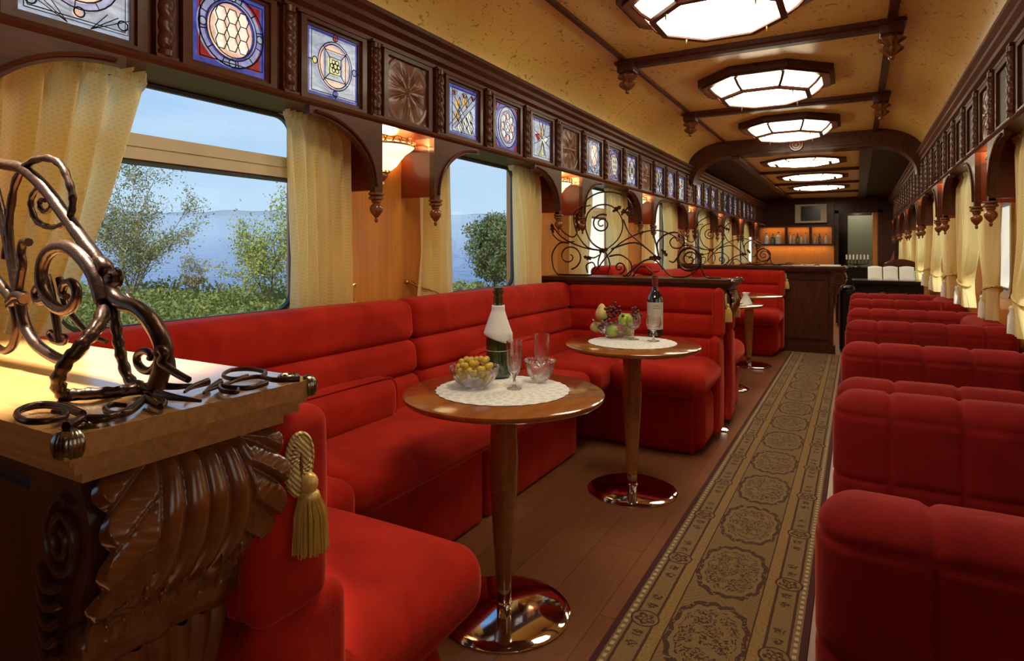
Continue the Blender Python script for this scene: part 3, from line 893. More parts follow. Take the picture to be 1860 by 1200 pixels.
# ------------------------------------------------------------------ curtains
def curtain(nm, x, yl, yr, z0, z1, folds, amp, label, group, seed=0, ph=0.0, parentdir=1):
    """yl(z), yr(z): edges as functions of height"""
    r = random.Random(seed); a1, a2, a3 = r.random()*6, r.random()*6, r.random()*6
    yc = (yl(z1)+yr(z1))/2; o = (x, yc, z0)
    e = empty('curtain', o, label, 'curtain', group)
    def fn(u, v):
        z = z0+(z1-z0)*v; L, R = yl(z), yr(z)
        top = max(0, (v-.93)/.07)
        w = u*folds*2*PI
        a = amp*(1-.5*top)
        dx = a*(math.sin(w+a1+.5*math.sin(v*3+a2))+.38*math.sin(2.1*w+a2+v*2.2)+.2*math.sin(.6*w+a3+v*4))
        dy = .35*a*math.cos(w+a1)*(1-top)
        if top > 0: dx += .010*math.sin(u*folds*26)*top
        return (x+dx, L+(R-L)*u+dy, z+(.006*math.sin(u*folds*20+a2) if v > .97 else 0))
    m = MB(o); m.grid(fn, int(folds*16), 44); m.build('drape', M['curtain'], e, 180)
    m = MB(o); L, R = yl(z1), yr(z1)
    def hf(u, v):
        z = z1-.005+.058*v
        return (x+(.012*math.sin(u*folds*13+a3)+.010*math.sin(u*folds*29))*(1+v*.9)*1.25*parentdir, L-.005+(R-L+.01)*u, z+.004*math.sin(u*folds*19)+(.012*math.sin(u*folds*9+a1) if v > .5 else 0))
    m.grid(hf, int(folds*20), 5); m.build('ruffle', M['curtain'], e, 180)
    return e
def lin(a, b, z0=.96, z1=1.82): return lambda z: b+(a-b)*((z-z0)/(z1-z0))
XC = -2.035
def pinch(yo, w, side, zt=1.02, pull=.10):
    """full at the top, gathered at zt towards yo"""
    def f(z):
        t = (z-zt)
        g = math.exp(-(t/.22)**2)
        return yo+w*(1-.55*g)*side
    return f
cn = ['by the near ironwork', 'at the large near window', 'at the window showing the pine tree', 'at the window past the first red booth', 'behind the second ironwork grille', 'past the arched bulkhead', 'two windows past the bulkhead', 'nearest the bar cabinet']
curtain('c', -2.015, lambda z: .675, lambda z: .90+.29*max(0, min(1, (z-.98)/.84))**.8, .95, 1.772, 5.4, .034, 'wide cream curtain behind the big near iron scroll', 'left window curtains', 1)
curtain('c', XC, lin(1.74, 1.78), lin(2.10, 2.10), .955, 1.772, 5.6, .030, 'cream curtain hanging at the far side of the large near window', 'left window curtains', 2)
for k in range(1, 7):
    y = wc(k); yn = y-.455
    if k < 2:
        l1 = lin(y-.70, y-.73); r1 = lin(y-.47, y-.445); l2 = lin(y+.27, y+.34); r2 = lin(y+.70, y+.70)
    else:
        l1 = lin(y-.70, y-.70); r1 = lin(y-.26, y-.34); l2 = lin(y+.12, y+.20); r2 = lin(y+.70, y+.70)
    pn = ['', 'the pine tree window', 'the left window past the first booth', 'the last left window before bulkhead', 'the first left window past bulkhead', 'the second left window past bulkhead', 'the last left window'][k]
    curtain('c', XC, l1, r1, .955, 1.772, 3.6, .030, 'cream curtain at the near side of %s' % pn, 'left window curtains', 10+k)
    curtain('c', XC, l2, r2, .955, 1.772, 5.0, .030, 'cream curtain at the far side of %s' % pn, 'left window curtains', 30+k)
XR = -1.28-XC
for k in range(1, 7):
    y = wc(k); zt = .98
    g = lambda z, zt=zt: math.exp(-((z-zt)/.20)**2)
    fl = lambda z: max(0, (1.30-z)/.55)*.05
    pn = ['', 'window nearest camera', 'second window', 'last window before bulkhead', 'first window past bulkhead', 'second window past bulkhead', 'last window'][k]
    curtain('c', XR-.03, (lambda z, y=y: y-.66+.02*g(z)), (lambda z, y=y: y-.20-.26*g(z)), .80, 1.772, 4.2, .034, 'gathered cream curtain, right wall, near side, %s' % pn, 'right window curtains', 50+k, parentdir=-1)
    curtain('c', XR-.03, (lambda z, y=y: y+.20+.26*g(z)), (lambda z, y=y: y+.66-.02*g(z)), .80, 1.772, 4.2, .034, 'gathered cream curtain, right wall, far side, %s' % pn, 'right window curtains', 70+k, parentdir=-1)
    # tiebacks
    for s, w in ((-1, 'near'), (1, 'far')):
        o = (XR-.03, y+s*.55, .98); e = empty('curtain_tieback', o, 'rope tieback on the %s curtain, %s' % (w, pn), 'tieback', 'right curtain tiebacks')
        m = MB(o); m.tube([(o[0]+.045*math.cos(a), o[1]+.10*math.sin(a), .98+.03*math.sin(a)*s) for a in [2*PI*i/20 for i in range(20)]], .009, 6, closed=True); m.build('cord', M['rope'], e)
        m = MB(o); m.lathe([(0, -.14), (.022, -.14), (.018, -.05), (.010, -.03), (.014, -.012), (.006, 0)], (o[0]-.05, o[1], .95), 12); m.build('tassel', M['white'], e)
# brass hold-back rods on the left wall
def rod(ya, yb, za, zb, label):
    o = (WL+.01, ya, za); e = empty('curtain_holdback', o, label, 'curtain holdback', 'brass holdbacks of the left wall')
    x = WL+.02; x2 = XC+.045
    m = MB(o); m.tube(smoothpts([(x, ya, za), (x+.03, ya+(yb-ya)*.25, za+(zb-za)*.3), (x2, ya+(yb-ya)*.6, za+(zb-za)*.62), (x2, yb, zb)], 4), .0055, 6); m.build('rod', M['brass'], e)
    d = Vector((0, yb-ya, zb-za)).normalized(); q = Vector((0, -d.z, d.y))
    c = Vector((x+.012, ya, za))+d*.03
    m = MB(o); m.tube([c+d*.045*math.cos(a)+q*.013*math.sin(a) for a in [2*PI*i/24 for i in range(24)]], .0042, 6, closed=True)
    m.sphere((x-.01, ya, za), .012, 10); m.build('loop', M['brass'], e)
rod(2.195, 2.03, 1.055, .955, 'slim brass holdback with a loop, right of the large near window')
rod(2.62, 2.76, 1.055, .975, 'slim brass holdback with a loop, left of the pine tree window')
# ------------------------------------------------------------------ carpet
m = MB((-.415, 0, 0)); m.box(-.698, -.132, -.4, 8.08, .001, .009); cp = m.build('carpet_runner', M['carpet'], None, 0)
tag(cp, 'long brown patterned runner with floral medallions down the aisle', 'carpet')
p = atZ(1315, 782, 0)
e = empty('floor_light', (p.x, p.y, .001), 'small bright floor light beside the red bench end', 'floor light')
m = MB(); m.lathe([(0, 0), (.032, 0), (.032, .006), (.026, .008), (0, .008)], (0, 0, 0), 20); m.build('rim', M['chrome'], e)
m = MB(); m.lathe([(0, .0085), (.024, .0085), (.018, .013), (0, .014)], (0, 0, 0), 20); m.build('lens', M['lampglass'], e)

# ------------------------------------------------------------------ red benches of the left side
BT = .985                                 # top of the backrests
def bsh(P, n): return (P.x, P.y, P.z)
def wall_bench(ya, yb, la, lb, label, sa=None, sb=None):
    sa = ya if sa is None else sa; sb = yb if sb is None else sb
    yc = (ya+yb)/2; o = (-1.75, yc, 0); e = empty('wall_bench', o, label, 'bench')
    m = MB(o); m.cush(-2.06, -1.47, sa+.01, sb-.01, 0, .37, .03, 0, (4, 8, 4), 3); m.build('base', M['red'], e, 60)
    m = MB(o); m.cush(-2.0, -1.375, sa+.004, sb-.004, .355, .505, .06, .012, (8, 16, 4), 5); m.build('seat', M['red'], e, 60)
    lean = lambda P, n: (P.x-.10*(P.z-.5)*1.0, P.y, P.z)
    for z0, z1, t in ((.795, BT, .0), (.640, .80, .008), (.46, .645, .012)):
        m = MB(o); m.cush(-2.045, -1.825+t, ya+.004, yb-.004, z0, z1, .05, .008, (4, 16, 6), 5, lambda P, n: (P.x-.10*(P.z-.5) if P.x > -1.95 else P.x, P.y, P.z)); m.build('back_roll', M['red'], e, 60)
    m = MB(o); m.cush(-1.90, -1.745, la, lb, .475, .675, .07, .012, (4, 14, 4), 5); lc = m.build('lumbar_cushion', M['red'], e, 60)
    m = MB(o); x = -1.775; R = .075
    m.tube([(x, a, b) for a, b in rrect(la+.004, lb+.002, .482, .677, .07)], .0035, 5, closed=True); m.build('piping', M['red'], lc, 60)
    return e
def return_bench(yf, s, label, corner=True):
    """yf: front face of the backrest, s=+1 faces +y"""
    o = (-1.30, yf, 0); e = empty('return_bench', o, label, 'bench')
    def B(x0, x1, a, b, z0, z1, r, bul, n=(14, 5, 5)):
        m = MB(o); ya, yb = sorted((yf+s*a, yf+s*b)); m.cush(x0, x1, ya, yb, z0, z1, r, bul, n, 5); return m
    B(-1.86, -.85, .03, .46, 0, .365, .03, 0).build('base', M['red'], e, 60)
    B(-1.365, -.775, -.02, .57, .355, .525, .07, .014, (10, 10, 4)).build('seat', M['red'], e, 60)
    if corner: B(-1.83, -1.345, -.02, .74, .355, .52, .06, .012, (10, 10, 4)).build('corner_seat', M['red'], e, 60)
    B(-1.12, -.80, .10, .44, .02, .36, .06, .01).build('side_bolster', M['red'], e, 60)
    for z0, z1, t in ((.795, .975, 0), (.640, .80, .008), (.46, .645, .014)):
        B(-1.88, -.80, -.095, t, z0, z1, .045, .008).build('back_roll', M['red'], e, 60)
    B(-.83, -.765, -.10, .045, .655, .972, .03, .006, (3, 5, 8)).build('end_panel', M['red'], e, 60)
    B(-.84, -.775, -.10, .10, .03, .66, .035, .008, (3, 5, 8)).build('lower_end_panel', M['red'], e, 60)
    return e
WB1 = wall_bench(.63, 2.385, 1.40, 2.13, 'red velvet wall bench under the large near window', 1.455)
wb2 = wall_bench(2.39, 4.28, 2.75, 3.60, 'red velvet wall bench under the pine tree window', None, 3.45)
rb1 = return_bench(.71, 1, 'red velvet return bench right behind the near carved corbel')
rb2 = return_bench(4.195, -1, 'red velvet return bench facing the wine table, below first distant ironwork')
copy_at(WB1, off=(0, 3.9, 0), label='red velvet wall bench under the window past the first booth')
copy_at(wb2, off=(0, 3.9, 0), label='red velvet wall bench under the last window before the bulkhead')
copy_at(rb1, off=(0, 3.9, 0), label='red velvet return bench behind the second partition, only its end showing')
copy_at(rb2, off=(0, 3.9, 0), label='red velvet return bench in front of the dark bar partition')

# ------------------------------------------------------------------ partitions with shelf and carved corbels
def partition(yc, xe, label, hd=1.03, sm='woodY'):
    o = (-1.4, yc, 0); e = empty('partition', o, label, 'partition')
    m = MB(o); m.box(-2.10, xe-.15, yc-.085, yc+.085, 0, .97); m.box(-2.10, xe-.13, yc-.11, yc+.11, 0, .10)
    for a, b in ((-2.05, -1.55), (-1.50, xe-.2)):
        m.ring([(a, .16), (b, .16), (b, .90), (a, .90)], [(a+.03, .19), (b-.03, .19), (b-.03, .87), (a+.03, .87)], yc-.085, yc-.097, 'xz')
    m.build('body', M['wood'], e, 20)
    m = MB(o); h = .175
    # slab and moulding with front and end edges
    for (dz0, dz1, ins) in ((hd-.026, hd, 0), (hd-.036, hd-.026, .010), (hd-.050, hd-.036, .018), (hd-.066, hd-.050, .034)):
        m.box(-2.10, xe-ins, yc-h+ins, yc+h-ins, dz0, dz1)
    m.build('shelf', M[sm], e, 0)
    for s in (-1, 1):
        c = MB(o)
        for i in range(7):
            a = -PI/4*s + (i-3)*.34
            px, py = xe-.012, yc+s*(h-.012)
            d = Vector((math.cos(a), math.sin(a)*1, 0)) if s > 0 else Vector((math.cos(PI/4*-1+(i-3)*.34), math.sin(-PI/4+(i-3)*.34), 0))
            if s > 0: d = Vector((math.cos(PI/4+(i-3)*.34), math.sin(PI/4+(i-3)*.34), 0))
            b = Vector((px, py, hd-.012))
            c.tube(smoothpts([b+Vector((0, 0, .014))+d*.000, b+Vector((0, 0, .013))+d*.010, b+d*.015+Vector((0, 0, .003)), b+Vector((0, 0, -.012))+d*.012], 3), [.004]*9+[.003], 6)
        c.tube([(xe-.03+.016*math.cos(t)*(1-t/14), yc+s*(h-.03)+.016*math.sin(t)*(1-t/14), hd+.004) for t in [i*.5 for i in range(20)]], .004, 6)
        c.build('corner_cap', M['pewter'], e, 60)
    return e
PA1 = partition(.515, -.735, 'dark wooden partition with pale shelf under the big near ironwork', sm='shelfwood')
PA2 = partition(4.375, -.70, 'dark wooden partition behind the wine table bench, first distant ironwork on top')
PA3 = partition(8.29, -.10, 'long dark red wooden bar partition closing the end of the runner')
def darken(o):
    pass

def corbel():
    """carved acanthus console facing +x, top at z=.965, local y centred"""
    e = empty('carved_corbel', (0, 0, 0)); W = .135
    def prof(t):
        # outward curve from the shelf down to the leaf tip
        P = [(-.005, .0), (.012, -.03), (.022, -.065), (.016, -.105), (-.004, -.145), (-.032, -.175), (-.058, -.195)]
        f = t*(len(P)-1); i = min(len(P)-2, int(f)); f -= i
        a = P[max(0, i-1)]; b = P[i]; c = P[i+1]; d = P[min(len(P)-1, i+2)]
        q = lambda k: .5*((2*b[k])+(-a[k]+c[k])*f+(2*a[k]-5*b[k]+4*c[k]-d[k])*f*f+(-a[k]+3*b[k]-3*c[k]+d[k])*f**3)
        return q(0), q(1)
    # core
    m = MB(); pts = [(-.13, 0)]+[(prof(i/16)[0]-.010, prof(i/16)[1]) for i in range(17)]+[(-.09, -.215), (-.10, -.30), (-.11, -.50), (-.13, -.52)]
    n = len(pts); vs = [(a, -W, b) for a, b in pts]+[(a, W, b) for a, b in pts]
    fs = [(i, (i+1) % n, n+(i+1) % n, n+i) for i in range(n)]
    for k in (0, n): fs += [(k, k+i, k+i+1) for i in range(1, n-1)]
    m.add(vs, fs); m.build('core', M['wood'], e, 35)
    # acanthus leaf
    nu, nv = 190, 90
    def fn(u, v):
        s = (u-.5)*2; A = abs(s)
        sc = .075*abs(math.sin(u*PI*9.0))**.8
        ln = .84+.12*math.sqrt(max(0, 1-A**2.2))
        t = v*(ln-.06+sc)
        x, z = prof(min(1, t))
        # middle: long flutes gathered at the top and bowing apart; edges: overlapping drooping lobes
        q = s/(.78+.34*math.sin(min(1, t)*2.4))*8.5
        fl = abs(math.sin(q*PI/2))**.6
        ph = t*5.2-(A-.42)*1.9
        fr = ph-math.floor(ph)
        lob = (fr**.55)*(1-max(0, fr-.86)/.14)
        lobr = .25*abs(math.sin((A+fr*.35)*34))
        k = min(1, max(0, (A-.46)/.10)); k = k*k*(3-2*k)
        edgeo = 1-.10*k*(1-abs(math.sin(PI*fr)))*((A-.5)/.5)
        h = .004+(1-k)*(.013*fl+.003*math.exp(-(s/.06)**2))+k*(.015*lob+.004*lobr)
        edge = max(0, (v-.84)/.16)
        fan = s*edgeo
        out = h*min(1, v*8+.25)*(1-.3*edge)+.020*edge**2+.004*abs(math.sin(u*PI*9))*edge
        fade = min(1, (1-A)/.04+.1)
        a = prof(min(1, t+.02)); b = prof(max(0, t-.02)); tx, tz = a[0]-b[0], a[1]-b[1]; L = math.hypot(tx, tz) or 1
        nx, nz = -tz/L, tx/L
        return (x+nx*out*fade, W*fan*.98, z+nz*out*fade)
    m = MB(); m.grid(fn, nu, nv); m.build('acanthus_leaf', M['carved'], e, 180)
    m = MB()
    for i in range(9):
        u = (i+.5)/9; s = (u-.5)*2; ln = .78+.20*math.sqrt(max(0, 1-abs(s)**2.2))
        x, z = prof(ln*.96); m = MB(); m.sphere((x+.020, W*s*.86, z-.002), .0060, 10, (.8, .9, 1.9)); m.build('bead', M['carved'], e, 60)
    for i in range(8):
        u = (i+.5)/8; s = (u-.5)*2; ln = .60+.16*math.sqrt(max(0, 1-abs(s)**2.2))
        x, z = prof(ln); m = MB(); m.sphere((x+.019, W*s*.80, z), .0042, 10, (.8, .8, 2.4)); m.build('bead', M['carved'], e, 60)
    # rolled scroll below
    m = MB(); m.lathe([(0, -.118), (.024, -.118), (.034, -.112), (.038, -.09), (.036, -.03), (.041, -.022), (.041, -.006), (.036, 0), (.037, .06), (.041, .066), (.040, .085), (.037, .092), (.038, .11), (.026, .118), (0, .118)], (-.088, 0, -.235), 28, axis='y', fn=lambda r, h, a: r*(1+.05*math.sin(4*a+h*30)) if r > .03 else r)
    m.build('scroll', M['carved'], e, 50)
    def fn2(u, v):
        s = (u-.5)*2; t = v; x = -.085+.02*math.sin(t*PI)-.03*t; z = -.265-.15*t
        w = W*(.85-.35*t)
        return (x+.010*abs(math.sin(u*PI*7))*(1-t*.3)+.012*t*t, s*w, z-.01*abs(math.sin(u*PI*7)))
    m = MB(); m.grid(fn2, 90, 30); m.build('lower_leaf', M['carved'], e, 180)
    # relief on both cheeks
    for sd in (-1, 1):
        m = MB(); c = (-.045, -.075)
        m.tube([(c[0]+.042*(1-t/16)*math.cos(t+1.2), sd*(W+.002), c[1]+.052*(1-t/16)*math.sin(t+1.2)) for t in [i*.35 for i in range(38)]], .0065, 6)
        for i in range(6):
            z = -.12-.022*i
            m.tube(smoothpts([(-.10, sd*(W+.001), z), (-.07, sd*(W+.006), z-.018), (-.035-.006*i, sd*(W+.002), z-.006)], 4), .007, 6)
        m.build('cheek_relief', M['wood'], e, 60)
    return e
CB = corbel(); CB.location = (-.775, .515, .962); tag(CB, 'large carved acanthus corbel in the left foreground', 'corbel')
copy_at(CB, (-.74, 4.375, .962), 'carved corbel at the aisle end of the second partition, past the wine bottle')
copy_at(CB, (-.14, 8.29, .962), 'carved corbel at the aisle end of the bar partition')

# gold tassels
def tassel(label=None):
    e = empty('gold_tassel', (0, 0, 0))
    r = random.Random(3)
    m = MB()
    # flat coiled rope: nested loops
    for j in range(4):
        rr = .007+.0062*j
        m.tube([(.006+.002*math.sin(a*2), rr*math.cos(a)*1.0, -.038+(rr+.022)*math.sin(a)) for a in [2*PI*i/40 for i in range(40)]], .0036, 6, closed=True)
    for j in range(34):
        a = 2*PI*j/34
        m.tube([(.009, .004*math.cos(a), -.038+.02*math.sin(a)), (.011, .016*math.cos(a+.25), -.038+.035*math.sin(a+.25)), (.004, .028*math.cos(a+.45), -.038+.050*math.sin(a+.45))], .0022, 5)
    m.build('rope_knot', M['rope'], e, 60)
    m = MB(); m.sphere((.014, .012, -.070), .016, 14, (.9, .9, 1.1)); m.lathe([(.016, -.012), (.017, -.006), (.016, 0), (.012, .004)], (.014, .012, -.085), 16); m.build('head', M['gold'], e, 60)
    m = MB()
    for i in range(260):
        a = r.random()*2*PI; q = math.sqrt(r.random()); x0, y0 = .015*q*math.cos(a), .015*q*math.sin(a)
        x1, y1 = x0*1.7, y0*1.8+.004; L = .105+.012*r.random()
        m.tube([(.014+x0, .012+y0, -.085), (.014+x1, .012+y1, -.12), (.014+x1*1.05+.002*r.random(), .012+y1*1.1+.004*(r.random()-.5), -.085-L*.8)], .0011, 3)
    o = m.build('fringe', M['gold'], e, 0); o['kind'] = 'stuff'
    return e
TS = tassel(); TS.location = (-.762, .675, .935); TS.scale = (1, 1, 1)
tag(TS, 'large gold tassel on the near bench end, beside the big corbel', 'tassel', 'gold tassels on the bench ends')
copy_at(TS, (-.758, 4.235, .93), 'gold tassel on the bench end beyond the wine bottle')
copy_at(TS, (-.758, 8.135, .93), 'gold tassel on the bench end against the bar partition')
copy_at(TS, (-.762, 4.575, .93), 'gold tassel just behind the second partition corbel')

# ------------------------------------------------------------------ pedestal tables
def table():
    e = empty('pedestal_table', (0, 0, 0))
    m = MB(); m.lathe([(0, .726), (.325, .726), (.336, .730), (.341, .738), (.340, .746), (.334, .750), (0, .750)], (0, 0, 0), 72); m.build('tabletop', M['tablewood'], e, 40)
    m = MB(); m.lathe([(.050, .726), (.050, .70), (.046, .64), (.047, .58), (.050, .52), (.044, .38), (.033, .20), (.026, .085)], (0, 0, 0), 32); m.build('column', M['tablewood'], e, 60)
    m = MB(); m.lathe([(.024, .10), (.026, .095), (.026, .04), (.030, .036), (.030, .03)], (0, 0, 0), 32); m.build('collar', M['chrome'], e, 40)
    m = MB(); m.lathe([(0, .034), (.05, .032), (.12, .026), (.19, .018), (.218, .011), (.226, .006), (.224, 0), (0, 0)], (0, 0, 0), 72); m.build('base_disc', M['chrome'], e, 40)
    return e
TB = table(); T1 = (-1.05, 1.82, 0); T2 = (-1.005, 3.055, 0)
TB.location = T1; tag(TB, 'round wooden pedestal table nearest the camera, carrying the champagne', 'table', 'round pedestal tables')
copy_at(TB, T2, 'round wooden pedestal table carrying the fruit bowl and wine bottle')
copy_at(TB, (T1[0], T1[1]+3.9, 0), 'round pedestal table with a white cloth and napkin, past the second partition')
copy_at(TB, (T2[0], T2[1]+3.9, 0), 'farthest round pedestal table, column standing before the red bench')
def mk_doily():
    m_, nt, b = newmat('lace_doily'); vec, x, y, z = coords(nt)
    r = (x.pw(2)+y.pw(2)).sqrt(); th = y.atan2(x)
    pat = ((th*24).sin()*(r*120).sin()).gt(.15)*r.gt(.06)
    nt.links.new(mixc(nt, pat*.5, (.80, .80, .79), (.55, .53, .50)), b.inputs['Base Color']); b.inputs['Roughness'].default_value = .9
    bump(nt, b, pat, .3, .003); return m_
M['doily'] = mk_doily()
def doily(loc, r, label):
    m = MB(); n = 96
    prof = [(0, .003), (r*.5, .003), (r*.97, .003), (r, .0018), (r*.99, .0)]
    m.lathe(prof, (0, 0, 0), n, fn=lambda q, h, a: q*(1+.012*math.cos(32*a)) if q > r*.9 else q)
    o = m.build('lace_doily', M['doily'], None, 50); o.location = loc; tag(o, label, 'doily', 'white doilies'); return o
ZT = .7505
doily((T1[0]-.01, T1[1]+.01, ZT), .228, 'white lace doily under the champagne and crystal')
doily((T2[0]-.01, T2[1]+.03, ZT), .225, 'white lace doily under the fruit bowl and wine')
doily((T1[0], T1[1]+3.9, ZT), .24, 'white doily on the table past the second partition')
ZD = ZT+.004

# glassware
def facet(r, h, a, n=12, k=.04): return r*(1+k*abs(math.sin(n*a/2)))
def crystal_bowl(R, H, loc, name, label, cat='bowl'):
    e = empty(name, loc, label, cat)
    out = [(R*.42, 0), (R*.46, .006), (R*.55, H*.12), (R*.80, H*.38), (R*.95, H*.70), (R, H)]
    inn = [(R*.965, H*.99), (R*.90, H*.70), (R*.74, H*.42), (R*.50, H*.20), (.001, H*.15)]
    m = MB(); m.lathe(out+inn, (0, 0, 0), 48, fn=lambda r, h, a: r*(1+.035*math.sin(12*a+h*90)*(1 if r > R*.45 else 0)))
    m.build('bowl_body', M['crystal'], e, 25)
    m = MB()
    for i in range(24):
        a = 2*PI*i/24; m.sphere((R*.985*math.cos(a), R*.985*math.sin(a), H), .0050, 8)
    m.build('scalloped_rim', M['crystal'], e, 40); return e
def flute(loc, H, R, name, label, group):
    e = empty(name, loc, label, 'glass', group)
    m = MB(); s = H
    out = [(R*.95, .0), (R*.95, .003), (R*.35, .007), (.005, .014), (.0045, s*.22), (.008, s*.27), (R*.72, s*.36), (R*.92, s*.55), (R*.98, s*.8), (R, s)]
    m.lathe(out+[(R-.0015, s), (R*.94-.001, s*.78), (R*.80, s*.50), (R*.4, s*.36), (.001, s*.34)], (0, 0, 0), 32, fn=lambda r, h, a: r*(1+.05*abs(math.sin(6*a+h*40)) if s*.36 < h < s*.75 else 1))
    m.build('glass_body', M['crystal'], e, 30); return e
def wineglass(loc, label, sc=1.0):
    e = empty('wine_glass', loc, label, 'glass', 'stemmed glasses on the fruit table')
    out = [(.032, 0), (.032, .002), (.012, .005), (.0042, .012), (.0040, .045), (.010, .052), (.030, .066), (.040, .088), (.039, .108), (.034, .132)]
    m = MB(); m.lathe([(a*sc, b*sc) for a, b in out]+[(.0325*sc, .132*sc), (.0375*sc, .108*sc), (.038*sc, .088*sc), (.028*sc, .068*sc), (.001, .056*sc)], (0, 0, 0), 32)
    m.build('glass_body', M['crystal'], e, 60)
    return e
b1 = atZ(862, 703, ZD)
crystal_bowl(.084, .070, (b1.x, b1.y, ZD), 'crystal_bowl', 'cut crystal bowl of yellow fruit at the left on the near table')
def fruit(name, c, r, mat, label, group, sc=(1, 1, 1), n=14):
    o = tuple(c); m = MB(o); m.sphere(o, r, n, sc); q = m.build(name, mat, None, 60); tag(q, label, 'fruit', group); return q
r = random.Random(11)
pts = []
tr = 0
while len(pts) < 34 and tr < 4000:
    tr += 1
    a = r.random()*2*PI; q = .060*math.sqrt(r.random()); h = .028+.066*r.random()
    if h > .070 and q > .105-h*.55: continue
    if h < .06 and q > .036+h*.4: continue
    c = Vector((b1.x+q*math.cos(a), b1.y+q*math.sin(a), ZD+h))
    if all((c-p_).length > .0205 for p_ in pts): pts.append(c)
for c in pts: fruit('yellow_grape', c, .0115, M['yellowfruit'], 'small yellow fruit heaped in the near crystal bowl', 'yellow fruit in the near bowl', (1, 1, 1.1), 12)
def bottle(name, loc, H, R, glass, label, foil, fz, champagne=False):
    e = empty(name, loc, label, 'bottle')
    if champagne: prof = [(0, .004), (R*.7, 0), (R, .006), (R, H*.42), (R*.93, H*.50), (R*.66, H*.62), (R*.42, H*.74), (R*.34, H*.84), (R*.33, H*.90)]
    else: prof = [(0, .004), (R*.8, 0), (R, .006), (R, H*.60), (R*.93, H*.65), (R*.60, H*.71), (R*.40, H*.76), (R*.36, H*.86)]
    m = MB(); m.lathe(prof, (0, 0, 0), 36); m.build('body', glass, e, 50)
    k = R*.345 if champagne else R*.37
    m = MB(); m.lathe([(k*1.03, H*fz), (k*1.08, H*(fz+.08)), (k*1.02, H*.93), (k*1.30, H*.935), (k*1.30, H*.965), (k*1.05, H*.97), (k*1.05, H*.995), (0, H)], (0, 0, 0), 28, fn=(lambda r, h, a: r*(1+.05*math.sin(9*a+h*200))) if champagne else None); m.build('foil', foil, e, 50)
    return e
q = atZ(905, 684, ZD); Hb = .335
cb = bottle('champagne_bottle', (q.x, q.y, ZD), Hb, .046, M['greenglass'], 'dark green champagne bottle wrapped in a white napkin', M['goldfoil'], .80, True)
m = MB((q.x, q.y, ZD)); R = .046
m.o = (0, 0, 0); m.lathe([(R*1.01, Hb*.30), (R*1.012, Hb*.308)], (0, 0, 0), 36, -2.4, 1.2, cap=False); lb = m.build('label', M['label'], cb, 50)
# napkin
def nap(u, v):
    a = u*2*PI*1.02 - 2.2
    zt = Hb*.80; low = Hb*(.435+.055*math.cos(a+2.9)); z = zt+(low-zt)*v
    f = (z/Hb)
    rr = R*(.42 if f > .74 else .42+(.74-f)/.24*.56 if f > .5 else 1.0)+.0045+.0012*math.sin(a*5+v*4)+.004*v
    if f <= .5: rr = R*1.0+.008
    return (rr*math.cos(a), rr*math.sin(a), z)
nk = empty('napkin', (q.x, q.y, ZD), 'white napkin folded around the neck of the champagne bottle', 'napkin')
m = MB(); m.grid(nap, 60, 20); w = m.build('wrap', M['white'], nk, 180)
def tail(u, v):
    a = -.05+.28*(u-.5)*(1-v*.2); z = Hb*(.50-.28*v); rr = R+.010+.003*math.sin(v*5+u*4)
    return (rr*math.cos(a), rr*math.sin(a), z)
m = MB(); m.grid(tail, 8, 14); m.build('hanging_tail', M['white'], nk, 180)
for o_ in nk.children:
    md = o_.modifiers.new('thickness', 'SOLIDIFY'); md.thickness = .0015
q = atZ(934, 706, ZD); flute((q.x, q.y, ZD), .165, .027, 'champagne_flute', 'tall cut crystal flute in front of the champagne bottle', 'cut crystal flutes')
q = atZ(977, 690, ZD); flute((q.x, q.y+.03, ZD), .165, .0275, 'champagne_flute', 'tall cut crystal flute rising behind the small crystal bowl', 'cut crystal flutes')
q = atZ(983, 690, ZD); crystal_bowl(.053, .078, (q.x+.01, q.y-.03, ZD), 'crystal_bowl', 'small cut crystal bowl at the right on the near table')
q = atZ(922, 680, ZD); crystal_bowl(.036, .060, (q.x-.01, q.y+.05, ZD), 'crystal_tumbler', 'small cut crystal tumbler behind the front flute', 'glass')

# second table
b2 = atZ(1117, 611, ZD); BR_, BH = .125, .092
e = empty('fruit_bowl', (b2.x, b2.y, ZD), 'clear glass fruit bowl heaped with pears, apples and grapes', 'bowl')
m = MB(); out = [(.05, 0), (.052, .008), (.070, .016), (.100, .045), (.112, .075), (BR_, BH)]
m.lathe(out+[(BR_-.003, BH), (.108, .074), (.096, .048), (.066, .022), (.001, .014)], (0, 0, 0), 48, fn=lambda r, h, a: r*(1+.02*math.sin(8*a)) if r > .1 else r); m.build('bowl_body', M['crystal'], e, 50)
def appl(c, r_, mat, label, name='apple'):
    e = empty(name, c, label, 'fruit')
    k = []
    for i in range(15):
        t = PI*i/14; rr = r_*math.sin(t)*(1+.06*math.cos(t)); z = -r_*math.cos(t)*.92
        if name == 'pear': rr *= (.82-.22*math.tanh(z/r_*2)); z *= 1.25
        else: z -= .16*r_*math.exp(-(rr/(r_*.35))**2)*(1 if z > 0 else -1)
        k.append((max(0, rr), z))
    m = MB(); m.lathe(k, (0, 0, 0), 20); m.build('flesh', mat, e, 60)
    m = MB(); zz = r_*(1.15 if name == 'pear' else .72); m.tube([(0, 0, zz-.003), (.003, 0, zz+.012), (.007, .002, zz+.02)], .0016, 5); m.build('stalk', M['stem'], e, 60)
    return e
P2 = lambda u, v, dy=0: atY(u, v, b2.y+dy)
appl(P2(1093, 566, -.01), .040, M['pear'], 'pale yellow pear at the top left of the fruit bowl', 'pear')
appl(P2(1083, 594, -.02), .034, M['pear'], 'yellow apple low on the left inside the fruit bowl')
appl(P2(1136, 580, -.04), .041, M['apple'], 'large green apple at the right rim of the fruit bowl')
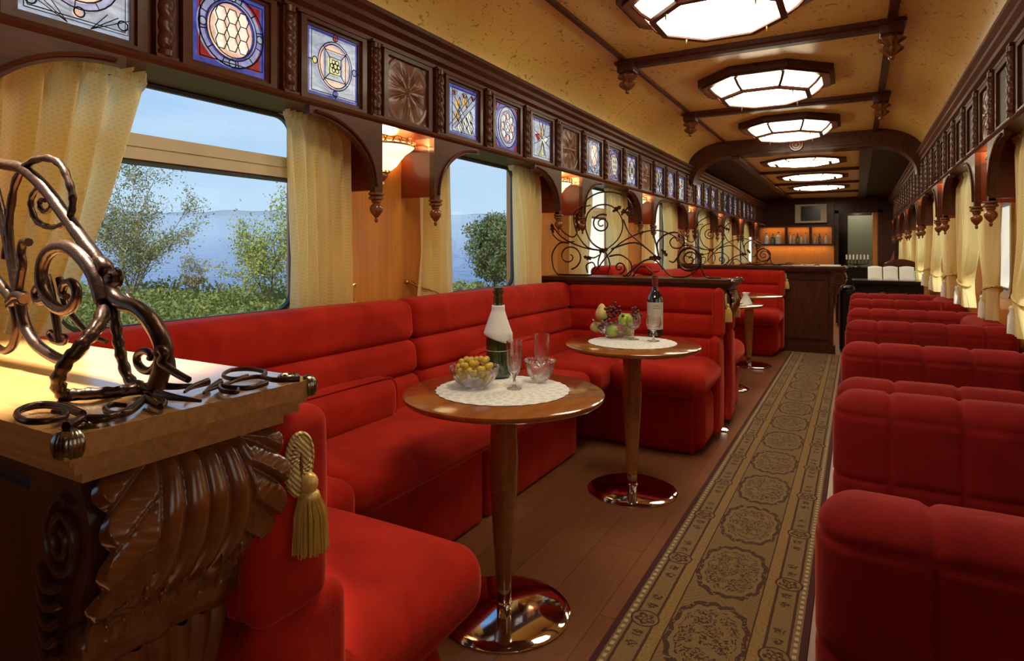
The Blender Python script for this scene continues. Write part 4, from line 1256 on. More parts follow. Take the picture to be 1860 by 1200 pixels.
appl(P2(1112, 601, -.055), .036, M['apple'], 'green apple at the bottom front of the fruit bowl')
appl(P2(1142, 598, .02), .033, M['pear'], 'yellow pear low on the right inside the fruit bowl', 'pear')
def bunch(c, n, rx, rz, label, seed):
    e = empty('grape_bunch', c, label, 'fruit', 'dark grape bunches'); r = random.Random(seed); P = []
    tr = 0
    while len(P) < n and tr < 6000:
        tr += 1
        p = Vector((r.gauss(0, rx), r.gauss(0, rx), r.gauss(0, rz)))
        if all((p-q).length > .0145 for q in P): P.append(p)
    for p in P:
        m = MB(); m.sphere(p, .009, 10); m.build('grape', M['grape'], e, 60)
    m = MB(); m.tube(smoothpts([(0, 0, 0), (.005, 0, rz*1.8), (.015, 0, rz*3.0)], 4), .0018, 5); m.build('stem', M['stem'], e, 60)
bunch(P2(1112, 566, .0), 34, .024, .020, 'tall heap of dark red grapes on top of the fruit bowl', 1)
bunch(P2(1103, 585, -.05), 20, .022, .014, 'dark red grapes hanging over the front of the fruit bowl', 2)
bunch(P2(1152, 571, .0), 24, .020, .016, 'dark red grapes at the right end of the fruit bowl', 3)
q = atZ(1188, 611, ZD); Hb = .335
wb = bottle('wine_bottle', (q.x, q.y+.02, ZD), Hb, .042, M['wineglass'], 'dark wine bottle with a cream label and red foil', M['foil'], .80)
m = MB(); m.lathe([(.0425, Hb*.12), (.0427, Hb*.56)], (0, 0, 0), 36, -3.0, 1.0, cap=False); lb = m.build('label', M['label'], wb, 50)
M['ink'] = simple('label_ink', (.16, .10, .07), .7)
for zz, ww in ((.50, .35), (.46, .55), (.30, .5), (.27, .6), (.22, .4)):
    m = MB(); m.lathe([(.0431, Hb*zz), (.0431, Hb*(zz+.008))], (0, 0, 0), 12, -1.1-ww, -1.1+ww, cap=False); m.build('label_line', M['ink'], wb, 50)
q = atZ(1187, 619, ZD); wineglass((q.x, q.y, ZD), 'stemmed glass standing in front of the wine bottle')
q = atZ(1150, 616, ZD); wineglass((q.x, q.y+.0, ZD), 'stemmed glass between the fruit bowl and wine bottle', 1.0)
# third table
y3 = T1[1]+3.9
e = empty('dessert_plate', (T1[0]+.09, y3-.06, ZD), 'small plate with a yellow pastry on the table past the second partition', 'plate')
m = MB(); m.lathe([(0, 0), (.05, 0), (.085, .012), (.085, .015), (.048, .004), (0, .004)], (0, 0, 0), 32); m.build('dish', M['white'], e, 60)
c = Vector((T1[0]+.09, y3-.06, ZD+.03)); fruit('pastry', c, .032, M['yellowfruit'], 'yellow pastry on the small plate past the second partition', None, (1.2, 1.0, .75))
e = empty('folded_napkin', (T1[0]+.20, y3, ZD), 'folded white napkin standing beside the yellow pastry', 'napkin')
m = MB(); m.lathe([(.045, 0), (.040, .02), (.016, .075), (.028, .10)], (0, 0, 0), 24, fn=lambda r, h, a: r*(1+.18*math.sin(6*a))); m.build('fold', M['white'], e, 60)

# ------------------------------------------------------------------ right hand sofas
XS0, XS1, ZS = -.068, .80, .785
seamx = [XS0+.178*i for i in range(1, 5)]
def tuft(P, n):
    g = 0
    for s in seamx: g = max(g, math.exp(-((P.x-s)/.009)**2))
    for s in (.722, .525, .33): g = max(g, .7*math.exp(-((P.z-s)/.008)**2))
    c = Vector((min(max(P.x, XS0+.08), XS1-.08), .085, min(P.z, ZS-.09)))
    d = (P-c); d = d.normalized() if d.length > 0 else d
    puff = 0
    if XS0 < P.x < XS1:
        xs = ((P.x-XS0) % .178)/.178; puff = .002*math.sin(PI*xs)
    return P - d*(.0085*g-puff*.8)
def sofa():
    e = empty('sofa', (0, 0, 0))
    m = MB(); m.cush(XS0, XS1, 0, .17, .06, ZS, .075, .0, (96, 4, 70), 8, tuft); m.build('backrest', M['crimson'], e, 180)
    m = MB(); m.cush(XS0+.03, XS1, .15, .42, .03, .36, .03, 0, (6, 4, 4), 3); m.build('base', M['crimson'], e, 60)
    m = MB(); m.cush(XS0+.01, XS1, .16, .46, .34, .48, .06, .012, (12, 6, 4), 5); m.build('seat', M['crimson'], e, 60)
    return e
SF = sofa(); sy = [1.20, 2.33, 2.37, 3.50, 4.39, 5.47, 6.34, 7.35]
face = [1, -1, 1, -1, 1, -1, 1, -1]
lab = ['red quilted sofa back nearest the camera, cut by the bottom right corner', 'second red quilted sofa back, its tall quilted face fully showing', 'low red quilted sofa back directly behind the second one',
       'red quilted sofa back, fourth from the camera on the right', 'red quilted sofa back, near side of the first U shaped booth', 'red quilted sofa back, far side of the first U shaped booth',
       'red quilted sofa back, near side of the second U shaped booth', 'farthest red quilted sofa back on the right']
for i, y in enumerate(sy):
    c = SF if i == 0 else copy_tree(SF)
    if face[i] > 0: c.location = (0, y, 0)
    else: c.location = (XS0+XS1, y, 0); c.rotation_euler = (0, 0, PI)
    tag(c, lab[i], 'sofa', 'red quilted sofas of the right side')
    if i in (1, 3, 5, 7):
        ya, yb = sy[i-1]+.17, y-.17; o = (.7, (ya+yb)/2, 0)
        e = empty('window_seat', o, 'red window side seat joining %s' % ['', 'the two nearest sofas', '', 'the third and fourth sofas', '', 'the first U shaped booth', '', 'the second U shaped booth'][i], 'seat', 'red window side seats')
        m = MB(o); m.cush(.62, .81, ya+.005, yb-.005, .06, ZS-.002, .07, .004, (4, 10, 8), 6); m.build('backrest', M['crimson'], e, 60)

# ------------------------------------------------------------------ far end
m = MB(); m.box(WL, -.37, YE, YE+.08, 0, 2.6); m.box(.48, WR, YE, YE+.08, 0, 2.6); m.box(-.37, .48, YE, YE+.08, 2.06, 2.6); m.build('wall_far', M['wood'], None, 0, 'structure')
m = MB(); m.box(-.45, -.37, YE-.04, YE+.01, 0, 2.12); m.box(.40, .48, YE-.04, YE+.01, 0, 2.12); m.box(-.45, .48, YE-.04, YE+.01, 2.05, 2.14); m.build('trim_30', M['wood'], None, 0, 'structure')
m = MB(); m.box(.30, .40, YE-.02, YE+.6, 0, 2.05); m.build('trim_31', M['panel'], None, 0, 'structure')
m = MB(); m.box(-.6, .9, YE+2.4, YE+2.46, 0, 2.6); m.box(-.55, -.49, YE+.1, YE+2.4, 0, 2.6); m.box(.48, .54, YE+.1, YE+2.4, 0, 2.6); m.build('wall_corridor', M['wood'], None, 0, 'structure')
e = empty('door_1', (-.17, YE+1.2, 0)); e['kind'] = 'structure'
m = MB((-.17, YE+1.2, 0)); m.box(-.20, .40, YE+1.2, YE+1.24, 0, 2.05); m.build('leaf', M['wallgrey'], e, 0)
L = bpy.data.lights.new('corridor_light', 'POINT'); L.energy = 14; L.color = (1, .9, .7); L.shadow_soft_size = .1
lo = bpy.data.objects.new('corridor_light', L); COL.objects.link(lo); lo.location = (0, YE+.6, 2.3)

o = (-1.2, YE-.2, 0); e = empty('bar_cabinet', o, 'tall bar cabinet on the end wall with orange panel and bottle niches', 'cabinet')
m = MB(o); m.box(-2.1, -.46, YE-.30, YE, 0, .84); m.box(-2.1, -.46, YE-.22, YE-.02, 1.33, 1.36); m.box(-2.1, -.46, YE-.22, YE-.02, 1.76, 1.80); m.box(-2.1, -.46, YE-.10, YE, 1.80, 2.45)
for x in (-2.1, -1.47, -.96, -.50): m.box(x, x+.05, YE-.22, YE-.02, 1.36, 1.76)
m.build('carcass', M['wood'], e, 0)
m = MB(o); m.box(-2.1, -.46, YE-.05, YE-.01, .84, 1.34); m.box(-2.05, -.5, YE-.03, YE-.01, 1.36, 1.76); m.build('back_panel', M['panel'], e, 0)
L = bpy.data.lights.new('bar_light', 'AREA'); L.shape = 'RECTANGLE'; L.size = 1.4; L.size_y = .05; L.energy = 5; L.color = (1, .55, .2)
lo = bpy.data.objects.new('bar_light', L); COL.objects.link(lo); lo.location = (-1.25, YE-.13, 1.755); L.energy = 2.2
L = bpy.data.lights.new('bar_light', 'AREA'); L.shape = 'RECTANGLE'; L.size = 1.4; L.size_y = .05; L.energy = 2.4; L.color = (1, .6, .25)
lo = bpy.data.objects.new('bar_light.001', L); COL.objects.link(lo); lo.location = (-1.25, YE-.16, 1.325)
MB_ = None
bx = [(-1.88, .05, .26, 0, 'a clear round decanter in the left niche, leftmost'), (-1.74, .045, .24, 1, 'a dark bottle in the left niche'), (-1.62, .062, .28, 0, 'a clear round decanter in the left niche, right'),
      (-1.37, .032, .27, 0, 'clear bottle, leftmost in the middle niche'), (-1.29, .03, .22, 2, 'cream labelled bottle, second in the middle niche'), (-1.21, .032, .25, 1, 'dark bottle in the middle of the middle niche'),
      (-1.13, .03, .20, 0, 'short clear bottle in the middle niche'), (-1.04, .032, .26, 2, 'cream labelled bottle, rightmost in the middle niche'),
      (-.86, .032, .22, 2, 'cream labelled bottle, leftmost in the right niche'), (-.75, .03, .24, 1, 'dark bottle in the middle of the right niche'), (-.62, .035, .22, 0, 'clear bottle, rightmost in the right niche')]
M['frost'] = simple('frosted_glass', (.75, .72, .62), .2, 0, .2, 30)
for x, R, H, t, l in bx:
    e = empty('bottle', (x, YE-.13, 1.361), l, 'bottle', 'bottles in the bar niches')
    g = [M['frost'], M['greenglass'], M['label']][t]
    m = MB(); m.lathe([(0, 0), (R, .004), (R, H*.55), (R*.85, H*.65), (R*.35, H*.76), (R*.32, H*.93)], (0, 0, 0), 16); m.build('body', g, e)
    m = MB(); m.lathe([(R*.36, H*.92), (R*.36, H), (0, H)], (0, 0, 0), 12); m.build('cap', M['goldfoil'], e)
o = (-.92, YE-.25, 2.05); e = empty('television', o, 'cream framed television high on the end wall above the bottles', 'television')
m = MB(o); m.ring([(-1.25, 1.84), (-.60, 1.84), (-.60, 2.26), (-1.25, 2.26)], [(-1.13, 1.88), (-.72, 1.88), (-.72, 2.22), (-1.13, 2.22)], YE-.32, YE-.10, 'xz'); m.box(-1.2, -.65, YE-.28, YE-.1, 1.86, 2.24); m.build('case', M['plasticwhite'], e, 0)
m = MB(o); m.box(-1.13, -.72, YE-.30, YE-.28, 1.88, 2.22); m.build('screen', M['black'], e, 0)
# items on the bar shelf
for x, y, w, l_, mt, lb in ((-.62, 8.22, .12, .16, 'label', 'pale folded paper lying on the bar partition shelf, left'), (-.50, 8.30, .10, .16, 'label', 'pale folded paper lying on the bar partition shelf, middle'), (-.28, 8.28, .22, .20, 'paper', 'white booklet lying on the bar partition shelf near its end')):
    m = MB((x, y, 1.031)); m.box(x-w/2, x+w/2, y-l_/2, y+l_/2, 1.031, 1.046); tag(m.build('booklet', M[mt], None, 0), lb, 'booklet')
# desk with white booklets, candelabrum, chairs
o = (.32, 9.25, 0); e = empty('writing_desk', o, 'dark desk past the red sofas carrying three white booklets', 'desk')
m = MB(o); m.box(-.06, .74, 8.95, 9.55, .80, .84); m.box(-.03, .71, 9.0, 9.5, .70, .80); m.build('top', M['black'], e, 0)
for x in (-.02, .66):
    for y in (9.0, 9.44): m = MB(o); m.box(x, x+.05, y, y+.05, 0, .70); m.build('leg', M['wood'], e, 0)
for i, (x, l) in enumerate(((.20, 'white booklet on the dark desk, leftmost of the three'), (.37, 'white booklet on the dark desk, middle one'), (.545, 'white booklet on the dark desk, rightmost of the three'))):
    e = empty('booklet', (x, 9.15, .841), l, 'booklet', 'white booklets on the desk')
    def bk(u, v): return (-.08+.16*u, .01+.09*v, .0+.165*v+.012*math.sin(u*PI))
    m = MB(); vs = []
    m.grid(bk, 10, 6); q = m.build('pages', M['paper'], e, 60); md = q.modifiers.new('t', 'SOLIDIFY'); md.thickness = .02
    m = MB(); m.box(-.082, .082, -.06, .02, 0, .012); m.build('lower_pages', M['paper'], e, 0)
def chair(x, y, rz, label):
    e = empty('dark_chair', (x, y, 0), label, 'chair', rz=rz)
    m = MB(); m.cush(-.21, .21, -.2, .2, .40, .47, .03, .01, (6, 6, 3), 3); m.build('seat', M['black'], e)
    m = MB(); m.cush(-.20, .20, .17, .215, .50, 1.10, .02, .0, (8, 2, 8), 3, lambda P, n: (P.x, P.y, P.z-.25*P.x*P.x*6*(P.z-.5)/.6)); m.build('backrest', M['wood'], e)
    for a in (-.18, .15):
        for b in (-.18, .15): m = MB(); m.box(a, a+.03, b, b+.03, 0, .41); m.build('leg', M['wood'], e, 0)
chair(.52, 9.75, 0, 'dark wooden chair with rounded back behind the white booklets')
o = (-.01, 11.4, 0); e = empty('dark_cabinet', o, 'low dark cabinet before the doorway carrying the candelabrum', 'cabinet')
m = MB(o); m.box(-.30, .28, 11.2, 11.6, .05, .92); m.box(-.32, .30, 11.18, 11.62, .92, .95); m.box(-.28, .26, 11.22, 11.58, 0, .05); m.build('carcass', M['black'], e, 0)
e = empty('candelabrum', (0, 11.35, .951), 'dark candelabrum with white candles in front of the doorway', 'candelabrum')
m = MB(); m.lathe([(0, 0), (.07, 0), (.06, .012), (.012, .02), (.010, .10), (.02, .11), (.008, .12)], (0, 0, 0), 16)
for a in (-.15, -.10, -.05, .05, .10, .15): m.tube(smoothpts([(0, 0, .05), (a*.6, 0, .02+abs(a)*.15), (a, 0, .06), (a, 0, .12)], 4), .006, 6)
m.tube([(0, 0, .1), (0, 0, .14)], .006, 6); m.build('arms', M['iron'], e)
for a in (-.15, -.10, -.05, 0, .05, .10, .15):
    m = MB(); m.lathe([(0, 0), (.011, 0), (.010, .07), (.002, .075), (0, .085)], (a, 0, .12), 10); m.build('candle', M['white'], e)
e = empty('dark_armchair', (-.12, 8.68, 0), 'dark leather seat in the gap past the bar partition', 'armchair')
m = MB(); m.cush(-.07, .10, -.25, .25, .0, .78, .04, .01, (4, 6, 6), 4); m.build('backrest', M['black'], e)
m = MB(); m.cush(.08, .30, -.25, .25, .0, .44, .04, .01, (6, 6, 4), 4); m.build('seat', M['black'], e)
# ------------------------------------------------------------------ near wrought iron grille, standing on the partition shelf
YG = .50
def trace(px, Y=YG, k=5, dy=0): 
    P = smoothpts([tuple(atY(u, v, Y(i/(len(px)-1)) if callable(Y) else Y)) for i, (u, v) in enumerate(px)], k); return [Vector((p.x, p.y+dy, max(p.z, 1.036))) for p in P]
def taper(n, r0, r1, end=.35):
    out = []
    for i in range(n):
        t = i/(n-1); out.append(r0+(r1-r0)*t)
    return out
G = empty('iron_grille', (-1.1, YG, 1.03), 'large wrought iron scroll grille in the left foreground', 'ironwork')
def piece(name, strokes, parent, o, mat=M['iron'], twist=False, Y=YG):
    m = MB(o)
    for st in strokes:
        px, r0, r1 = st[:3]; dy = st[3] if len(st) > 3 else 0; r0 *= .88; r1 *= .88
        P = trace(px, Y, 5, dy); R = taper(len(P), r0, r1)
        if twist: R = [a*(1+.14*math.sin(i*1.9)) for i, a in enumerate(R)]
        m.tube(P, R, 8)
    return m.build(name, mat, parent, 70)
go = (-1.1, YG, 1.03)
piece('main_bar', [([(-60, 280), (0, 297), (40, 306), (78, 338), (110, 380), (150, 435), (176, 470), (187, 500), (190, 540)], .0105, .0115)], G, go)
piece('upper_loop', [([(10, 470), (17, 400), (27, 335), (50, 298), (83, 287), (110, 299), (126, 333), (132, 367), (124, 398), (107, 412), (87, 412), (66, 400), (56, 372), (62, 350), (80, 339), (93, 353), (94, 373), (83, 385), (73, 377), (73, 364), (82, 364)], .0075, .0040)], G, go, twist=True)
piece('large_scroll', [([(200, 545), (186, 500), (164, 468), (140, 450), (117, 449), (97, 463), (88, 490), (90, 520), (104, 548), (123, 562), (140, 560), (151, 544), (152, 524), (143, 512), (130, 516), (126, 532), (134, 538)], .0135, .0065, -.01)], G, go)
piece('leaf_stem', [([(84, 500), (92, 530), (98, 560), (103, 590), (107, 622)], .0075, .0065), ([(107, 622), (96, 618), (88, 608), (92, 601), (98, 606)], .0055, .003), ([(107, 622), (117, 622), (121, 612), (114, 608)], .0055, .003),
    ([(92, 527), (80, 545), (68, 545), (64, 530), (72, 518)], .007, .008), ([(92, 505), (104, 555), (125, 585), (150, 610), (178, 622)], .0065, .004, .012)], G, go)
piece('left_sheaf', [([(-20, 300), (5, 400), (20, 470), (32, 536)], .009, .009), ([(15, 380), (18, 440), (26, 500), (34, 536)], .0075, .008), ([(52, 440), (42, 440), (38, 460), (41, 480), (36, 510), (33, 536)], .008, .0075), ([(-30, 480), (0, 515), (24, 545)], .009, .010),
    ([(24, 552), (32, 590), (24, 626), (8, 637), (-8, 628)], .009, .007)], G, go)
piece('left_collar', [([(20, 548), (28, 538), (38, 536), (46, 542)], .011, .011), ([(20, 556), (30, 548), (42, 546)], .010, .010)], G, go)
piece('lower_bow', [([(36, 545), (43, 583), (60, 618), (87, 641), (117, 654), (143, 641), (160, 612), (178, 585), (188, 555), (190, 530)], .0105, .0090)], G, go)
piece('foot_scroll', [([(190, 545), (184, 580), (166, 606), (143, 632), (119, 660), (106, 690), (113, 714), (140, 727), (187, 725), (233, 716), (262, 708), (286, 700)], .0115, .0085, 0)], G, go, twist=True, Y=lambda t: .5-.085*math.sin(PI*min(1, t*1.15)))
piece('right_leg', [([(195, 510), (205, 535), (222, 550), (250, 560), (272, 580), (288, 606), (297, 635), (294, 668), (284, 702)], .0125, .014)], G, go)
piece('twisted_leg', [([(200, 540), (208, 575), (214, 615), (221, 650), (234, 688), (256, 702), (280, 708)], .0085, .0085)], G, go, twist=True)
piece('inner_leg', [([(212, 540), (238, 575), (262, 612), (286, 645), (292, 680)], .0075, .0075, .015)], G, go)
piece('small_ring', [([(286, 660), (276, 672), (262, 672), (250, 660), (250, 645), (262, 637), (274, 643), (272, 652)], .0070, .0055)], G, go)
piece('hub', [([(186, 505), (192, 490), (184, 478), (172, 474)], .014, .012)], G, go)
piece('side_curl', [([(300, 640), (305, 632), (312, 640), (306, 655), (322, 668), (342, 680), (356, 687)], .008, .005, -.01)], G, go)
c = atY(211, 505, YG-.02)
m = MB(go); m.lathe([(0, -.014), (.005, -.014), (.006, -.008), (.010, -.010), (.012, -.004), (.013, 0)], c, 16, axis='y', fn=lambda r, h, a: r*(1+.12*math.cos(6*a)))
m.tube([c+Vector((.0125*math.cos(a), 0, .0125*math.sin(a))) for a in [2*PI*i/20 for i in range(20)]], .003, 6, closed=True); m.build('rosette', M['iron'], G, 50)
# ironwork lying flat on the shelf
def flat(px, r0, r1, z=1.039, k=5):
    P = smoothpts([tuple(atZ(u, v, z)) for u, v in px], k); return P, taper(len(P), r0, r1)
FI = empty('flat_ironwork', (-.82, .55, 1.035), 'dark iron leaf scrolls lying flat along the near shelf edge', 'ironwork')
def fpiece(name, sts):
    m = MB((-.82, .55, 1.035))
    for px, a, b in sts: P, R = flat(px, a, b); m.tube(P, R, 8, .8)
    m.build(name, M['iron'], FI, 60)
fpiece('left_scroll', [([(150, 752), (120, 740), (80, 735), (45, 741), (30, 752), (45, 764), (80, 765), (115, 758), (120, 750), (95, 747)], .0055, .003), ([(120, 775), (150, 762), (200, 758), (240, 740), (262, 722)], .006, .004)])
fpiece('middle_scroll', [([(262, 725), (235, 748), (205, 752), (190, 742), (205, 735), (228, 736)], .005, .003), ([(262, 722), (290, 738), (300, 730), (288, 724)], .005, .003), ([(285, 715), (320, 722), (365, 728)], .007, .002), ([(290, 700), (320, 702), (350, 700)], .006, .003)])
fpiece('right_scroll', [([(545, 688), (500, 690), (470, 684), (440, 688), (410, 698), (370, 712)], .0045, .002), ([(475, 684), (482, 676), (455, 670), (420, 672), (405, 682), (425, 688), (450, 682)], .004, .003), ([(485, 695), (455, 704), (425, 704), (400, 700), (405, 710), (430, 712), (433, 706)], .004, .003), ([(378, 693), (350, 702), (335, 712)], .006, .002), ([(400, 694), (382, 704), (370, 714)], .006, .002)])

# ------------------------------------------------------------------ distant grilles (one design, on the second partition and on the bar)
YB = 4.375
def c7(pts): return [(960+x/3.72, 280+y/3.72) for x, y in pts]
def arcs(cx, cy, r, a0, a1, n=16, r1=None):
    r1 = r if r1 is None else r1
    return [(cx+(r+(r1-r)*i/n)*math.cos(math.radians(a0+(a1-a0)*i/n)), cy+(r+(r1-r)*i/n)*math.sin(math.radians(a0+(a1-a0)*i/n))) for i in range(n+1)]
G2 = empty('iron_grille', (-1.3, YB, 1.03), 'wrought iron vine grille standing on the second partition behind the wine', 'ironwork', 'distant iron grilles')
g2o = (-1.3, YB, 1.03)
def gp(name, sts, r=.0065):
    m = MB(g2o)
    for s in sts:
        pts, r0, r1 = s if isinstance(s, tuple) else (s, r, r*.7)
        P = trace(c7(pts), YB, 3); m.tube(P, taper(len(P), r0, r1), 6)
    m.build(name, M['iron'], G2, 70)
gp('left_spiral', [arcs(275, 690, 88, 80, -420, 34, 14), [(275, 600), (210, 600), (165, 660), (160, 720), (180, 790), (250, 845), (360, 850), (450, 790), (520, 700), (620, 600), (760, 530), (880, 515), (990, 555), (1090, 620), (1160, 690)]])
gp('great_spiral', [[(510, 650), (430, 600), (385, 500), (400, 400), (470, 345), (560, 350), (625, 420), (635, 500), (600, 580), (530, 640)], arcs(495, 470, 66, 300, -330, 34, 10), [(500, 650), (400, 630), (330, 540), (305, 430), (330, 370), (420, 345)]])
gp('top_arch', [[(325, 500), (340, 400), (380, 320), (470, 262), (580, 258), (670, 300), (705, 380), (690, 450)], [(640, 400), (690, 340), (720, 330)]])
gp('left_vine', [[(160, 480), (225, 560), (330, 615), (440, 645), (520, 645)], [(180, 430), (230, 520), (300, 560), (330, 520), (310, 470)], [(160, 480), (165, 540), (220, 590), (310, 590)]])
gp('middle_vine', [[(560, 640), (680, 600), (760, 610), (860, 690)], [(640, 440), (680, 530), (760, 600), (840, 670), (870, 700)], [(830, 500), (860, 600), (880, 690)], [(880, 690), (870, 600), (930, 540), (1010, 530), (1050, 580), (1030, 630), (975, 630), (955, 590), (985, 560), (1010, 590)]])
gp('right_spiral', [(arcs(1085, 710, 78, 60, -300, 24, 74), .009, .009), arcs(1090, 710, 58, 0, -500, 30, 8), [(1005, 700), (980, 730), (950, 720)]])
gp('lower_wave', [[(640, 840), (700, 780), (780, 720), (850, 712), (900, 760), (960, 820), (1050, 832), (1130, 790), (1165, 730), (1165, 680)], [(545, 690), (620, 680), (690, 730), (690, 810), (640, 835)], arcs(615, 765, 42, 90, -380, 24, 8), [(700, 840), (740, 770), (790, 760), (830, 800), (840, 840)], [(1165, 720), (1170, 780), (1200, 830), (1260, 850), (1300, 845)]])
gp('lower_left_tangle', [[(400, 800), (390, 750), (430, 730), (450, 760), (430, 790)], [(490, 660), (470, 730), (480, 800)], [(520, 660), (550, 740), (530, 810)], [(400, 690), (440, 700), (480, 680)]])
m = MB(g2o)
for (x, y, a, s) in ((330, 430, 80, 34), (355, 370, 60, 26), (340, 490, 100, 26), (600, 370, 30, 30), (680, 400, -20, 30), (640, 390, 70, 22), (860, 700, 0, 36), (920, 665, -50, 26), (400, 700, 160, 26), (510, 650, 20, 30), (840, 500, -60, 26), (165, 500, 100, 30)):
    cpt = atY(960+x/3.72, 280+y/3.72, YB); L = s/3.72*4.3/F*1.3; d = Vector((math.cos(math.radians(a)), 0, math.sin(math.radians(a)))); q = Vector((-d.z, 0, d.x))
    def lf(u, v, cpt=cpt, L=L, d=d, q=q):
        w = math.sin(PI*u)**.7*(1+.35*math.sin(u*18))*.42*L
        return cpt+d*(u-.5)*2*L+q*(v-.5)*2*w+Vector((0, .006*math.sin(PI*v)*math.sin(PI*u)-.008, 0))
    m.grid(lf, 12, 4)
lo_ = m.build('leaves', M['iron'], G2, 70); lo_['kind'] = 'stuff'; md = lo_.modifiers.new('t', 'SOLIDIFY'); md.thickness = .003
copy_at(G2, (-1.3, 8.29, 1.03), 'wrought iron vine grille standing on the long bar partition')
FB = empty('flat_ironwork', (-.95, 8.29, 1.035), 'low iron leaf scrolls lying along the bar partition shelf', 'ironwork')
m = MB((-.95, 8.29, 1.035)); r = random.Random(5)
for i in range(9):
    x = -1.25+.075*i; m.tube([(x+.05*math.cos(a)*(1-a/14), 8.20+.03*math.sin(a), 1.04+.012*i % .03) for a in [j*.5 for j in range(16)]], .005, 5)
m.tube([(-1.3, 8.2, 1.04), (-.6, 8.2, 1.05)], .005, 5); m.build('scrollwork', M['iron'], FB, 60)

# bolster on the second booth seen through the grille
for y, l in ((5.15, 'small red bolster seen through the left of the first distant grille'), (6.25, 'small red bolster seen through the right of the first distant grille')):
    o = (-1.80, y, 1.0); m = MB(o); m.cush(-2.0, -1.80, y-.22, y+.22, .988, 1.085, .045, .006, (4, 8, 3), 5); tag(m.build('bolster', M['red'], None, 60), l, 'cushion')

# ------------------------------------------------------------------ outside: bank, lake, far shore, trees
fw = Vector((-SN, CS, 0)); rt = Vector((CS, SN, 0))
def W_(d, l, z): p = fw*d+rt*l; return Vector((p.x, p.y, z))
def mat_foliage(name, a, b, c):
    m, nt, bs = newmat(name); vec, x, y, z = coords(nt)
    n = noise(nt, vec, 1.8, 4, .7); n2 = noise(nt, vec, 9, 2)
    cc = mixc(nt, ((n-.35)*3).clamp(), a, b); nt.links.new(mixc(nt, ((n2-.5)*4).clamp(), cc, c), bs.inputs['Base Color'])
    bs.inputs['Roughness'].default_value = .7
    tr = nt.nodes.new('ShaderNodeBsdfTranslucent'); tr.inputs[0].default_value = (*b, 1)
    mx = nt.nodes.new('ShaderNodeMixShader'); mx.inputs[0].default_value = .3
    nt.links.new(bs.outputs[0], mx.inputs[1]); nt.links.new(tr.outputs[0], mx.inputs[2]); nt.links.new(mx.outputs[0], nt.nodes['Material Output'].inputs[0]); return m
M['leaf1'] = mat_foliage('willow_leaves', (.11, .14, .045), (.22, .24, .08), (.34, .29, .13))
M['leaf2'] = mat_foliage('birch_leaves', (.20, .26, .05), (.36, .40, .10), (.14, .18, .07))
M['leaf3'] = mat_foliage('pine_needles', (.05, .11, .04), (.12, .19, .07), (.28, .18, .08))
M['leaf4'] = mat_foliage('undergrowth', (.07, .12, .025), (.20, .26, .06), (.30, .22, .11))
M['leaf5'] = mat_foliage('dry_shrub', (.22, .18, .09), (.32, .30, .15), (.14, .13, .06))
M['bark'] = simple('bark', (.10, .08, .06), .9, 0, .3, 8)
M['ground'] = simple('grass_bank', (.10, .13, .04), .95, 0, .5, 2)
def bankz(d): 
    if d < 18: return -1.3+1.25*((d-4)/14)**1.1 if d > 4 else -1.3
    return -.05-(d-18)*.35
m = MB()
m.grid(lambda u, v: W_(4+20*v, (-1.3+2.0*u)*(4+20*v), bankz(4+20*v)), 40, 24)
gb = m.build('ground', M['ground'], None, 60, 'structure')
def mk_sea():
    mm, nt, b = newmat('lake_water'); vec, x, y, z = coords(nt)
    n = noise(nt, scaled(nt, vec, (.5, .5, .5)), 1.2, 6, .65); n2 = noise(nt, scaled(nt, vec, (.02, .02, .02)), 1.0, 3)
    nt.links.new(mixc(nt, n2, (.006, .036, .17), (.010, .055, .24)), b.inputs['Base Color'])
    b.inputs['Roughness'].default_value = .10; b.inputs['IOR'].default_value = 1.40
    bump(nt, b, n, .35, .3)
    dist = ((x.pw(2)+y.pw(2)).sqrt()); st = ((dist._op('MULTIPLY', -1/140)+1.05).clamp().pw(1.5)*1.3+.035)
    nt.links.new(st.s, [q for q in nt.nodes if q.type == 'BUMP'][0].inputs['Strength']); return mm
M['sea'] = mk_sea()
seaz = lambda d: -3.2+.058*d
m = MB(); ds = [14, 18, 24, 34, 50, 80, 130, 220, 400, 800, 1600, 2500]
vs = []; 
for d in ds:
    for j in range(21): vs.append(W_(d, (-1.4+1.46*j/20)*d, seaz(d)))
m.add(vs, [(i*21+j, i*21+j+1, (i+1)*21+j+1, (i+1)*21+j) for i in range(len(ds)-1) for j in range(20)])
m.build('ground', M['sea'], None, 60, 'structure')
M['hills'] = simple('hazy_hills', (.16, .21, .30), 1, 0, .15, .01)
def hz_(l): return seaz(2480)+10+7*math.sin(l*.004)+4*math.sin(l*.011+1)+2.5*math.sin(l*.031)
m = MB(); vs = []; n = 200
for j in range(n+1):
    l = (-1.4+1.46*j/n)*2480; vs += [W_(2480, l, seaz(2480)-3), W_(2520, l, hz_(l)), W_(2600, l, seaz(2480)-3)]
m.add(vs, [(3*j+k, 3*j+3+k, 3*j+4+k, 3*j+1+k) for j in range(n) for k in (0, 1)])
tag(m.build('far_shore', M['hills'], None, 60), 'thin line of hazy hills on the far shore of the lake', 'hills')

